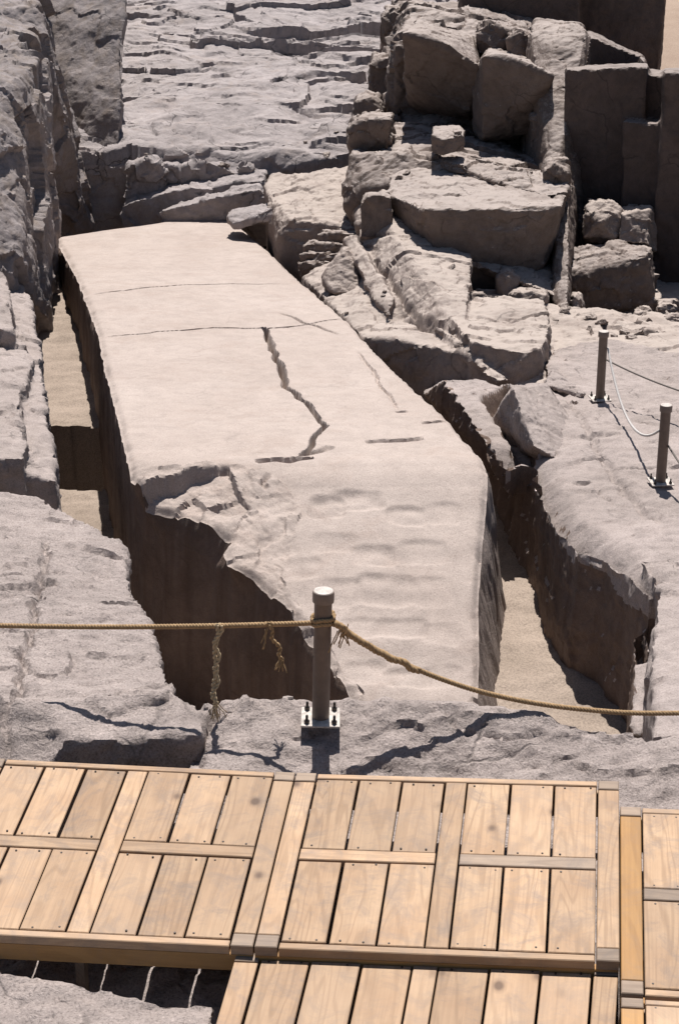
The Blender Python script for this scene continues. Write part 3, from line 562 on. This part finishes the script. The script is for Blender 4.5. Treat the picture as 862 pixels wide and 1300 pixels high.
for k, (x0, x1, ya, yb, Y, lb) in enumerate([(470, 512, 70, 120, 37.2, 'angular rock at the broken edge of the weathered slope, above the dark angular block'), (484, 520, 8, 52, 39.0, 'rock at the top of the broken slope edge'), (452, 486, 118, 158, 35.6, 'low rock between the slope edge and the dark angular block'),
        (604, 650, 28, 66, 35.2, 'rounded rock on top of the pile behind the tall tapering block'), (642, 680, 36, 80, 34.6, 'cracked rock leaning against the tall rock spur'), (690, 722, 205, 240, 29.6, 'upright splinter of rock at the spur foot behind the massive block'), (672, 704, 138, 176, 32.0, 'pale broken stone between the tapering block and the spur')]):
    rr_ = random.Random(k + 40); mx = x0 + (x1 - x0) * rr_.uniform(.3, .7)
    boulder('boulder', hull([PY(x0, ya + (yb - ya) * .3, Y), PY(mx, ya + (yb - ya) * .1, Y - .1), PY(x1, ya + (yb - ya) * .35, Y), PY(x0 + 2, yb + 4, Y), PY(x1 - 3, yb + 4, Y), PY(mx + 5, yb + 7, Y - .25),
        PY(x0 + 5, ya - 2, Y + .9), PY(x1 - 6, ya, Y + .9), PY(x0, yb, Y + 1.2), PY(x1, yb, Y + 1.2)]), lb, G2, 'block', seed=70 + k, voxel=.03, big=.04, fine=.015, chip=.10, chip_s=1.8)
# rubble ledge carrying these blocks, the thin wall of rock and the back mass
M1 = hull([PY(446, 190, 31.8), PY(470, 240, 30.8), PY(440, 260, 31), PY(500, 205, 31.5), PY(560, 205, 31.0), PY(700, 235, 30), PY(720, 230, 30.5), PY(560, 140, 36), PY(470, 150, 36), PY(700, 160, 36), (1, 32, -5.4), (4.2, 30, -5.4), (4, 38, -5.4), (.8, 38, -5.4)])
M2 = hull([PY(505, 60, 35.5), PY(520, 8, 38), PY(600, 26, 37), PY(650, 38, 36.5), PY(668, 60, 36), PY(600, 90, 36), PY(505, 160, 36.5), PY(690, 160, 36), PY(500, 0, 44), PY(690, 20, 44), (.8, 36.5, -5.4), (4.4, 36, -5.4), (5, 44, -5.4), (.5, 44, -5.4)])
M3 = hull([PY(672, 42, 33.8), PY(690, 30, 34.2), PY(728, 30, 33.6), PY(744, 42, 33.2), PY(742, 80, 32.8), PY(700, 60, 33), PY(672, 85, 33.6), PY(735, 250, 30.8), PY(705, 230, 30.6), PY(700, 245, 30), PY(735, 420, 31), (3.2, 30, -4.8), (4.3, 30.5, -4.8), (4.6, 36, -4.8), (3.2, 36, -4.8), PY(740, 30, 36), PY(680, 25, 36)])
FIN = hull([PY(716, 228, 30.0), PY(722, 236, 29.8), PY(722, 300, 28.4), PY(719, 404, 26.6), PY(710, 404, 26.7), PY(700, 375, 27.4), PY(704, 300, 28.6), PY(735, 240, 31), PY(724, 420, 29), PY(704, 420, 29), PY(700, 240, 31)])
M4 = hull([PY(586, 40, 40.3), PY(735, 40, 40.3), PY(586, -30, 40.4), PY(735, -30, 40.4), (2.5, 40.5, -5), (5.4, 40.5, -5), (5.4, 44, -5), (2.5, 44, -5), PY(735, -30, 45), PY(586, -30, 45)])
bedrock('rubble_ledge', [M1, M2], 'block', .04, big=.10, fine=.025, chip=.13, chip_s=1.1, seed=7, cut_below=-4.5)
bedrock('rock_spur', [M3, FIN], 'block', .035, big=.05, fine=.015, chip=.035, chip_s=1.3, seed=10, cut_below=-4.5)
# quarry face on the right
Q1 = prism([PY(718, 88, 31.4), PY(822, 85, 30.6), PY(822, 79, 33), PY(718, 82, 33)], -5.0)
Q1b = prism([PY(744, 84, 34.6), PY(750, 46, 37.0), PY(812, 72, 37.0), PY(820, 84, 35), PY(815, 70, 39), PY(745, 40, 39)], -5.0)
Q1c = hull([PY(790, 154, 30.5), PY(842, 157, 30.2), PY(846, 380, 30.2), PY(780, 380, 30.4), PY(800, 150, 32), PY(845, 150, 32), PY(846, 400, 32), PY(790, 400, 32)])
Q1d = prism([PY(822, 96, 30.9), PY(841, 97, 30.8), PY(842, 90, 33), PY(822, 86, 33)], -5.0)
Q2 = prism([PY(843, 92, 29.8), PY(980, 98, 29.0), PY(980, 88, 33.5), PY(843, 86, 33)], -5.0)
Q4 = hull([PY(738, -30, 40.9), PY(846, -30, 40.8), PY(845, 5, 40.7), PY(838, 48, 40.6), PY(832, 88, 40.6), PY(834, 120, 40.6), PY(742, 90, 41), PY(740, 120, 41), PY(740, -40, 46), PY(843, -40, 46), PY(832, 120, 44), PY(742, 120, 44)])
def pillar_top(px): return None
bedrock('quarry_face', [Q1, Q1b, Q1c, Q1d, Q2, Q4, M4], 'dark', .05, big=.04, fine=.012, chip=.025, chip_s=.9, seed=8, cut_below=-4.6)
G3 = 'loose blocks below the dark quarry face'
boulder('boulder', hull([PY(740, 300, 29.4), PY(742, 262, 29.6), PY(752, 254, 29.8), PY(772, 257, 29.8), PY(787, 268, 29.7), PY(783, 304, 29.4), PY(762, 282, 29.2), PY(745, 250, 30.4), PY(782, 254, 30.4), PY(785, 300, 30.4), PY(742, 310, 30.4)]), 'rough grey block on the left of the pair below the dark wall', G3, 'mid', seed=41, voxel=.025, big=.05, fine=.03, chip=.06, chip_s=2.5)
boulder('boulder', hull([PY(782, 308, 29.3), PY(788, 272, 29.5), PY(824, 267, 29.6), PY(822, 310, 29.2), PY(832, 320, 29.6), PY(836, 285, 30.0), PY(790, 262, 30.4), PY(828, 260, 30.4), PY(834, 310, 30.4), PY(785, 310, 30.4)]), 'squarish grey block on the right of the pair below the dark wall', G3, 'mid', seed=42, voxel=.025, big=.04, fine=.02, chip=.05, chip_s=2)
boulder('boulder', hull([PY(722, 360, 28.4), PY(724, 345, 28.5), PY(770, 343, 28.3), PY(826, 322, 28.3), PY(828, 385, 28.4), PY(770, 395, 28.3), PY(724, 390, 28.4), PY(722, 312, 29.3), PY(780, 308, 29.3), PY(826, 314, 29.3), PY(828, 400, 29.6), PY(722, 400, 29.6)]), 'broad block with a rough slanting grey top carrying two smaller blocks', G3, 'block', seed=43, voxel=.03, big=.05, fine=.03, chip=.06, chip_s=2)
for k, (x0, x1, ya, yb, Y, lb) in enumerate([(724, 790, 398, 428, 26.4, 'flat pale stone block in front of the broad rough block'), (806, 826, 392, 412, 26.8, 'pointed stone standing between the quarry face and the rope posts'),
        (832, 862, 380, 404, 27.4, 'dark stone at the foot of the quarry face corner'), (800, 848, 414, 442, 25.2, 'low pale stone with dark front beyond the rope'), (722, 738, 372, 400, 27.2, 'thin upright stone at the end of the tall rock fin'),
        (576, 640, 368, 386, 27.2, 'flat flake of stone lying at the foot of the massive block'), (648, 694, 366, 388, 27.0, 'low wedge-shaped stone beside the tall rock fin'), (630, 658, 338, 378, 27.6, 'pale pointed stone leaning on the massive dark-faced block'), (842, 880, 395, 425, 26.0, 'pale flat stone beside the dark corner stone')]):
    rr_ = random.Random(k + 4); mx = x0 + (x1 - x0) * rr_.uniform(.35, .7)
    pts = [PY(x0, ya + (yb - ya) * .35, Y), PY(mx, ya + (yb - ya) * .12, Y), PY(x1, ya + (yb - ya) * .4, Y), PY(x0 + 2, yb + 3, Y), PY(x1 - 2, yb + 3, Y), PY(mx, yb + 5, Y - .15),
           PY(x0 + 4, ya, Y + .7), PY(x1 - 4, ya + 1, Y + .7), PY(x0, yb, Y + .7), PY(x1, yb, Y + .7)]
    boulder('stone', hull(pts), lb, 'loose stones on the quarry ledges', 'mid', cat='stone', seed=50 + k, voxel=.022, big=.04, fine=.015, chip=.06, chip_s=2.6)
boulder('boulder', hull([PY(495, 310, 28.4), PY(512, 306, 28.6), PY(552, 316, 28.4), PY(562, 335, 28.0), PY(577, 366, 27.2), PY(574, 380, 27.0), PY(582, 392, 26.8), PY(560, 406, 26.6), PY(554, 380, 27.0), PY(530, 352, 27.6), PY(510, 330, 28.1), PY(565, 318, 29), PY(585, 372, 27.6), PY(520, 345, 29), PY(578, 402, 27.4)]), 'long tilted slab sliding down from the massive block', G2, 'mid', seed=38, voxel=.03, big=.05, fine=.015, chip=.10, chip_s=2)
boulder('stone', hull([P(614, 455, SR(.1)), PY(690, 300, 99) * 0 + P(700, 470, SR(.12)), P(742, 500, SR(.02)), P(735, 506, SR(-.05)), P(690, 488, SR(.05)), P(620, 475, SR(-.1)), P(700, 466, SR(-.2))][1:5] + [P(690, 492, SR(-.2)), P(742, 504, SR(-.2)), P(706, 468, SR(-.2))]), 'low splinter of rock on the slab beside the post', 'loose stones on the quarry ledges', 'right', cat='stone', seed=60, voxel=.02, big=.02, fine=.01, chip=.03, chip_s=3)

# ------------------------------------------------------------------ timber platforms
def board_obj(name, q, th, m, parent, gap=.004, bev=.004):
    """one board: q = four plan corners (back-left, back-right, front-right, front-left), top height in q's z; local Y runs along the grain"""
    q = [np.array(p, float) for p in q]; c = sum(q) / 4
    along_v = (q[0] + q[1]) / 2 - (q[3] + q[2]) / 2; across = (q[1] + q[2]) / 2 - (q[0] + q[3]) / 2
    if np.linalg.norm(across) > np.linalg.norm(along_v): yd, wd = across, along_v
    else: yd, wd = along_v, across
    ang = math.atan2(yd[1], yd[0]) - math.pi / 2; ca, sa = math.cos(-ang), math.sin(-ang)
    loc = [((p - c)[0] * ca - (p - c)[1] * sa, (p - c)[0] * sa + (p - c)[1] * ca) for p in q]
    def inset(d):
        out = []
        for k in range(4):
            a, b_, e = np.array(loc[k - 1]), np.array(loc[k]), np.array(loc[(k + 1) % 4])
            u = (a - b_) / np.linalg.norm(a - b_); v = (e - b_) / np.linalg.norm(e - b_); out.append(b_ + (u + v) * d)
        return out
    o1, o2 = inset(gap), inset(gap + bev)
    V = [(*p, -th) for p in o1] + [(*p, -bev) for p in o1] + [(*p, 0) for p in o2]
    F = [(3, 2, 1, 0)[::-1] if False else (0, 1, 2, 3), (8, 11, 10, 9)] + [(k, k + 4, (k + 1) % 4 + 4, (k + 1) % 4) for k in range(4)] + [(k + 4, k + 8, (k + 1) % 4 + 8, (k + 1) % 4 + 4) for k in range(4)]
    me = mesh_np(name, V, F); bm = bmesh.new(); bm.from_mesh(me); bmesh.ops.recalc_face_normals(bm, faces=bm.faces); bm.to_mesh(me); bm.free()
    o = add(name, me, M[m], parent, smooth=False); pl = np.array(parent.location) if parent else np.zeros(3)
    o.location = tuple(map(float, c - pl)); o.rotation_euler = (0, 0, ang); return o
def platform(corners, label, zt_, raw=False, skirt_h=.15):
    BL, BR, FR, FL_ = [P(a, b, zt_) for a, b in corners]
    root = bpy.data.objects.new('timber_platform', None); C.objects.link(root); ctr = (BL + BR + FR + FL_) / 4; root.location = (*map(float, ctr[:2]), zt_ - .3)
    tag(root, label, 'platform', 'timber walkway platforms')
    def at(a, b, dz=0): return BL * (1 - a) * (1 - b) + BR * a * (1 - b) + FR * a * b + FL_ * (1 - a) * b + np.array((0, 0, dz))
    def quad(a0, a1, b0, b1, dz=0): return [at(a0, b0, dz), at(a1, b0, dz), at(a1, b1, dz), at(a0, b1, dz)]
    U = 7.5; rb = .034; mid0, mid1 = .468, .532; rnd = random.Random(label)
    for a0 in (0, 3.5, 7.0):
        k = 'wood_raw' if raw and a0 == 0 else 'wood'
        if a0 == 3.5: board_obj('stile', quad(a0 / U, (a0 + .5) / U, rb, 1 - rb, rnd.uniform(-.003, .003)), .04, k, root)
        else:
            board_obj('stile', quad(a0 / U, (a0 + .5) / U, rb * 1.7, 1 - rb * 1.9, .002), .045, k, root)
            board_obj('end_block', quad(a0 / U, (a0 + .5) / U, 0, rb * 1.7, .005), .05, 'wood_grey', root); board_obj('end_block', quad(a0 / U, (a0 + .5) / U, 1 - rb * 1.9, 1, .005), .05, 'wood_grey', root)
    board_obj('rail', quad(.5 / U, 7.0 / U, 0, rb, .0), .045, 'wood', root); board_obj('rail', quad(.5 / U, 7.0 / U, 1 - rb, 1, .0), .045, 'wood', root)
    for base in (.5, 4.0):
        board_obj('rail', quad(base / U, (base + 3) / U, mid0, mid1, rnd.uniform(-.002, .004)), .04, 'wood_grey' if rnd.random() < .25 else 'wood', root)
        for k in range(3):
            for b0, b1 in ((rb, mid0), (mid1, 1 - rb)):
                w0 = rnd.uniform(-.012, .012) / 1
                qd = quad((base + k + w0) / U, (base + k + 1 + w0 * .5) / U, b0, b1, rnd.uniform(-.005, .003))
                board_obj('plank', qd, .032, 'wood', root, gap=rnd.uniform(.0045, .009))
    nl = []
    for base in (.5, 4.0):
        for k in range(3):
            for b_ in (rb + .018, mid0 - .018, mid1 + .018, 1 - rb - .018):
                for da in (.22, .78):
                    if rnd.random() < .85: nl.append(at((base + k + da + rnd.uniform(-.06, .06)) / U, b_ + rnd.uniform(-.006, .006), .0015) - np.array(root.location))
    NV, NF = [], []
    for p in nl:
        o0 = len(NV); NV += [(p[0] + .0055 * math.cos(t * math.pi / 3), p[1] + .0055 * math.sin(t * math.pi / 3), p[2] + h_) for h_ in (-.006, .001) for t in range(6)]
        NF += [tuple(o0 + 6 + t for t in range(6))] + [(o0 + t, o0 + (t + 1) % 6, o0 + 6 + (t + 1) % 6, o0 + 6 + t) for t in range(6)]
    no_ = add('nail_heads', mesh_np('nail_heads', NV, NF), M['bolt'], root, smooth=False); no_['kind'] = 'stuff'
    # joists and edge beams below
    for a0 in (.0, 3.55, 7.15): board_obj('joist', quad(a0 / U + .004, (a0 + .34) / U, .03, .97, -.048), skirt_h - .02, 'wood', root)
    board_obj('edge_beam', quad(.0, 1, .965, .998, -.047), skirt_h, 'wood_raw', root); board_obj('edge_beam', quad(.0, 1, .004, .03, -.047), skirt_h, 'wood', root)
    for a0 in (.02, .48, .95):                                   # stub legs down to the rock
        for b0 in (.05, .9): board_obj('leg', quad(a0, a0 + .03, b0, b0 + .05, -.05), .62, 'wood_grey', root)
    return root
ZD = .12
platform([(-17, 962), (376, 981), (322, 1203), (-128, 1181)], 'timber platform with a shadowed gap under its front beam, above bare rock', ZD, skirt_h=.09)
platform([(376, 981), (786, 992), (787, 1222), (322, 1203)], 'timber platform set directly behind the post with the knotted rope', ZD + .006)
platform([(300, 1209), (786, 1228), (772, 1462), (232, 1440)], 'timber platform butting against the front of the one behind the post', ZD - .06, skirt_h=.2)
platform([(786, 1024), (1212, 1040), (1252, 1290), (787, 1262)], 'timber platform with an orange unweathered side board beside a dark gap', ZD - .03, raw=True, skirt_h=.2)
platform([(787, 1266), (1252, 1294), (1300, 1560), (788, 1530)], 'timber platform in line with the orange-sided one, also orange-edged', ZD - .035, raw=True, skirt_h=.2)

# ------------------------------------------------------------------ posts
def lathe(prof, n=28):
    V, F = [], []
    for r, z_ in prof:
        for k in range(n): V.append((r * math.cos(2 * math.pi * k / n), r * math.sin(2 * math.pi * k / n), z_))
    for j in range(len(prof) - 1):
        for k in range(n): F.append((j * n + k, j * n + (k + 1) % n, (j + 1) * n + (k + 1) % n, (j + 1) * n + k))
    F.append(tuple(range((len(prof) - 1) * n, len(prof) * n))); F.append(tuple(range(n - 1, -1, -1)))
    return V, F
def auto(o):
    for e in o.data.edges: pass
    o.data.set_sharp_from_angle(angle=math.radians(35))
def post(loc, label, rz=0, lean=(0, 0), sc=.88):
    root = bpy.data.objects.new('rope_post', None); C.objects.link(root); root.location = loc; root.rotation_euler = (lean[0], lean[1], rz); root.scale = (sc, sc, sc)
    tag(root, label, 'post', 'rope barrier posts')
    R0 = .056
    auto(add('tube', mesh_np('tube', *lathe([(R0, .012), (R0, .865)])), M['post'], root))
    cp = add('cap', mesh_np('cap', *lathe([(R0 + .012, .84), (R0 + .013, .9), (R0 + .009, .911)])), M['cap'], root); auto(cp)
    auto(add('cap_top', mesh_np('cap_top', *lathe([(R0 + .006, .909), (R0 + .004, .915)])), M['cap_top'], cp))
    h = .125; c8 = .006
    V = [(sx * h, sy * h, 0) for sx, sy in ((-1, -1), (1, -1), (1, 1), (-1, 1))] + [(sx * h, sy * h, .01) for sx, sy in ((-1, -1), (1, -1), (1, 1), (-1, 1))] + [(sx * (h - .002), sy * (h - .002), .0125) for sx, sy in ((-1, -1), (1, -1), (1, 1), (-1, 1))]
    F = [(3, 2, 1, 0), (8, 9, 10, 11)] + [(k, (k + 1) % 4, (k + 1) % 4 + 4, k + 4) for k in range(4)] + [(k + 4, (k + 1) % 4 + 4, (k + 1) % 4 + 8, k + 8) for k in range(4)]
    pl = add('base_plate', mesh_np('base_plate', V, F), M['plate'], root, smooth=False)
    for sx in (-1, 1):
        for sy in (-1, 1):
            bo = add('bolt', mesh_np('bolt', *lathe([(.009, .0), (.009, .055), (.006, .06)], 10)), M['bolt'], pl, loc=(sx * .088, sy * .088, .0125)); auto(bo)
            me = mesh_np('nut', *lathe([(.018, .004), (.018, .022), (.015, .025)], 6)); me.materials.append(M['bolt'])
            V2 = get_co(me).copy(); n0 = len(bo.data.vertices)
            bm = bmesh.new(); bm.from_mesh(bo.data); bm.from_mesh(me); bm.to_mesh(bo.data); bm.free(); bpy.data.meshes.remove(me)
    return root
pc = P(407, 912, .045); pr1 = P(761, 506, SR(.01)); pr2 = P(838, 612, SR(.01))
post(tuple(pc), 'brown rope post bolted to the rock ledge behind the timber platform', 0, (0, math.radians(1.4)))
post(tuple(pr1), 'brown rope post beside the low splinter of rock', .15, sc=.95)
post(tuple(pr2), 'brown rope post standing alone on the bare slab', .1, sc=.95)

# ------------------------------------------------------------------ ropes
def catenary(a, b, sag, n):
    a, b = np.array(a, float), np.array(b, float); t = np.linspace(0, 1, n)[:, None]
    p = a * (1 - t) + b * t; p[:, 2] -= (sag * 4 * t * (1 - t))[:, 0]; return p
def frame(p):
    tg = np.gradient(p, axis=0); tg /= np.linalg.norm(tg, axis=1)[:, None]; up = np.tile(np.array((0.12, .97, .2)), (len(p), 1))
    s1 = np.cross(tg, up); s1 /= np.maximum(1e-6, np.linalg.norm(s1, axis=1))[:, None]; return s1, np.cross(tg, s1)
def tube(p, r, n=6):
    s1, s2 = frame(p); V = []; r = np.broadcast_to(r, (len(p),))
    a = np.arange(n) * 2 * math.pi / n
    V = (p[:, None, :] + r[:, None, None] * (np.cos(a)[None, :, None] * s1[:, None, :] + np.sin(a)[None, :, None] * s2[:, None, :])).reshape(-1, 3)
    F = [(j * n + k, j * n + (k + 1) % n, (j + 1) * n + (k + 1) % n, (j + 1) * n + k) for j in range(len(p) - 1) for k in range(n)]
    F += [tuple(range(n - 1, -1, -1)), tuple(range((len(p) - 1) * n, len(p) * n))]
    return V, F
def join(parts):
    V, F, o = [], [], 0
    for v, f in parts: V.append(np.array(v)); F += [tuple(i + o for i in q) for q in f]; o += len(v)
    return np.concatenate(V), F
def twisted(p, R, pitch, strands=3, fill=1.0, wob=0.0):
    seg = np.linalg.norm(np.diff(p, axis=0), axis=1); L = np.concatenate([[0], np.cumsum(seg)]); n = int(L[-1] / (pitch / 9)) + 2
    q = np.stack([np.interp(np.linspace(0, L[-1], n), L, p[:, k]) for k in range(3)], 1); s1, s2 = frame(q); ph = np.linspace(0, L[-1], n) / pitch * 2 * math.pi; out = []
    if wob: q = q + wob * np.stack([perlin(q * 9, 1), perlin(q * 9 + 5, 2), perlin(q * 9 + 9, 3)], 1)
    for k in range(strands):
        a = ph + k * 2 * math.pi / strands
        out.append(tube(q + R * .5 * (np.cos(a)[:, None] * s1 + np.sin(a)[:, None] * s2), R * .56 * fill, 7))
    return join(out)
def rope_obj(name, parts, m, label, group='barrier ropes', cat='rope'):
    V, F = join(parts) if isinstance(parts, list) else parts
    base = np.array((V[:, 0].mean(), V[:, 1].mean(), V[:, 2].min())); return tag(add(name, mesh_np(name, V - base, F), M[m], loc=tuple(map(float, base))), label, cat, group)
att = pc + np.array((.016, 0, .615)); rp = .06
Yp = pc[1]
lft = PY(-190, 762, Yp + .85); rgt = PY(1010, 905, Yp + .35)
a_l = att + np.array((-.06, -.02, 0)); a_r = att + np.array((.06, -.02, .01))
left_line = catenary(lft - (a_l - lft) * .9, a_l, .13, 110); rp_pts = [a_r, PY(470, 822, Yp + .02), PY(540, 855, Yp + .08), PY(600, 876, Yp + .12), PY(660, 890, Yp + .16), PY(720, 899, Yp + .2), PY(800, 906, Yp + .25), PY(900, 905, Yp + .3), rgt]
rp_pts = np.array(rp_pts); tt = np.linspace(0, len(rp_pts) - 1, 90); right_line = np.stack([np.interp(tt, np.arange(len(rp_pts)), rp_pts[:, k]) for k in range(3)], 1)
ker = np.ones(9) / 9; rl = right_line.copy()
for k in range(3): rl[4:-4, k] = np.convolve(right_line[:, k], ker, 'valid')
def wrap(center, z_, turns, r, R):
    t = np.linspace(0, turns * 2 * math.pi, int(turns * 40)); p = np.stack([center[0] + r * np.cos(t), center[1] + r * np.sin(t), z_ + .03 * t / (2 * math.pi) + .006 * np.sin(t * 3)], 1); return twisted(p, R, .06)
def frays(o, n, ln, r, seed, spread=.03, down=1.0):
    rd = random.Random(seed); out = []
    for k in range(n):
        p = [np.array(o) + np.array((rd.uniform(-spread, spread), rd.uniform(-spread, spread) * .6, rd.uniform(-.02, .02)))]; d = np.array((rd.uniform(-.3, .3), rd.uniform(-.25, .15), -down * rd.uniform(.5, 1)))
        for j in range(7):
            p.append(p[-1] + d * ln / 7 * rd.uniform(.6, 1.2)); d = d + np.array((rd.uniform(-.35, .35), rd.uniform(-.25, .25), -.12))
        out.append(tube(np.array(p), r, 5))
    return out
rope_obj('rope', [twisted(left_line, .0155, .06), wrap(att - (0, 0, .02), att[2] - .02, 1.2, .060, .012)], 'rope', 'tan twisted rope with dangling tail running past the dark pit to the post')
rope_obj('rope', [twisted(rl, .0155, .06), twisted(rl[:22] + np.array((0, -.012, .004)), .021, .075, 3, 1, .03), wrap(att, att[2] + .005, 1.1, .061, .012)] + frays(att + (.11, -.03, -.02), 14, .10, .0035, 3), 'rope', 'tan rope knotted and frayed at the post, running down to the right-hand pit')
# tail cords tied to the left rope
i1 = int(np.argmin(np.abs(left_line[:, 0] - PY(273, 803, Yp)[0]))); t1 = left_line[i1]
cord = np.stack([t1[0] + .008 * np.sin(np.linspace(0, 14, 60)) - np.linspace(0, .03, 60), np.full(60, t1[1] - .016), t1[2] + .012 - np.linspace(0, .50, 60)], 1)
cord2 = cord + np.stack([.02 * np.sin(np.linspace(1, 19, 60)) + .006, np.full(60, -.005), np.zeros(60)], 1)
rope_obj('cord', [twisted(cord, .013, .06, 2), twisted(cord2, .012, .06, 2), wrap(t1 - (0, 0, .0), t1[2] - .012, 1, .016, .007)] + frays(cord[-1], 14, .10, .0028, 5, .016), 'rope_pale', 'pale doubled cord hanging down from the tan rope over the pit', 'cord tails', 'cord')
i2 = int(np.argmin(np.abs(left_line[:, 0] - PY(343, 803, Yp)[0]))); t2 = left_line[i2]
c3 = np.stack([t2[0] + np.linspace(0, .075, 40) + .012 * np.sin(np.linspace(0, 12, 40)), np.full(40, t2[1] - .02), t2[2] + .005 - np.linspace(0, .21, 40)], 1)
rope_obj('cord', [twisted(c3, .012, .06, 2), wrap(t2, t2[2] - .01, 1, .017, .007)] + frays(t2 - (0.01, .015, .02), 4, .09, .0035, 8, .012) + frays(c3[-1], 12, .06, .003, 9, .015), 'rope', 'short frayed cord end knotted to the tan rope near the post', 'cord tails', 'cord')
top1 = pr1 + (.0, 0, .66); top2 = pr2 + (-.04, 0, .58)
rope_obj('rope', twisted(catenary(top1 + (.06, -.03, 0), top2 + (-.02, 0, .0), .42, 60), .014, .07), 'rope_white', 'pale sagging rope slung between the two posts on the slab')
rope_obj('rope', twisted(catenary(pr1 + (.06, .0, .5), P(960, 520, SR(.5)), .08, 30), .011, .06), 'rope_dark', 'dark thin rope leading from the splinter-side post towards the sand')
rope_obj('rope', twisted(catenary(pr2 + (.05, -.02, .42), P(960, 690, SR(.45)), .1, 30), .011, .06), 'rope_dark', 'dark thin rope leading away from the lone slab post')

# ------------------------------------------------------------------ loose rubble dropped onto the ledges
dg = bpy.context.evaluated_depsgraph_get(); dg.update()
kinds = []
for k in range(6):
    rd = random.Random(100 + k); me = remesh([hull([(rd.uniform(-.5, .5) * 1.3, rd.uniform(-.5, .5), rd.uniform(-.35, .35)) for _ in range(11)])], .07)
    roughen(me, big=.06, fine=.03, chip=.10, chip_s=2.2, seed=200 + k, micro=0); kinds.append(me)
for me in kinds: me.materials.append(M['mid'])
zones = [(P(700, 395, -2.8), P(860, 440, -2.7), 9, (.10, .3), 'small loose stone on the flat ground below the dark quarry face', 'rubble below the quarry face'),
         (P(560, 375, -2.7), P(700, 392, -2.7), 4, (.1, .2), 'small loose stone at the foot of the massive dark-faced block', 'rubble below the massive block'),
         (PY(500, 180, 31), PY(700, 215, 30), 6, (.1, .22), 'small loose stone on the ledge around the neat cube', 'rubble on the block ledge'),
         (P(425, 345, -2.9), P(520, 405, -2.6), 5, (.08, .18), 'small loose stone on the sloping rock beside the obelisk', 'rubble beside the obelisk'),
         (PY(180, 225, 36.2), PY(430, 215, 37.5), 6, (.12, .28), 'small loose stone where the weathered slope meets the blocks', 'rubble at the slope foot')]
rd = random.Random(5)
for a, b, n, (s0, s1), lb, gp in zones:
    for k in range(n):
        x = a[0] + (b[0] - a[0]) * rd.random(); y = a[1] + (b[1] - a[1]) * rd.random(); sz = s0 * (s1 / s0) ** (rd.random() ** 1.6)
        hit, loc, nor, _, ho, _ = S.ray_cast(dg, (x, y, 4.0), (0, 0, -1))
        if not hit or nor.z < .55: continue
        o = bpy.data.objects.new('stone', kinds[rd.randrange(6)]); C.objects.link(o); o.location = (x, y, loc.z + sz * .12); o.scale = (sz, sz, sz * rd.uniform(.6, 1)); o.rotation_euler = (rd.uniform(-.4, .4), rd.uniform(-.4, .4), rd.uniform(0, 6.28))
        tag(o, lb, 'stone', gp)
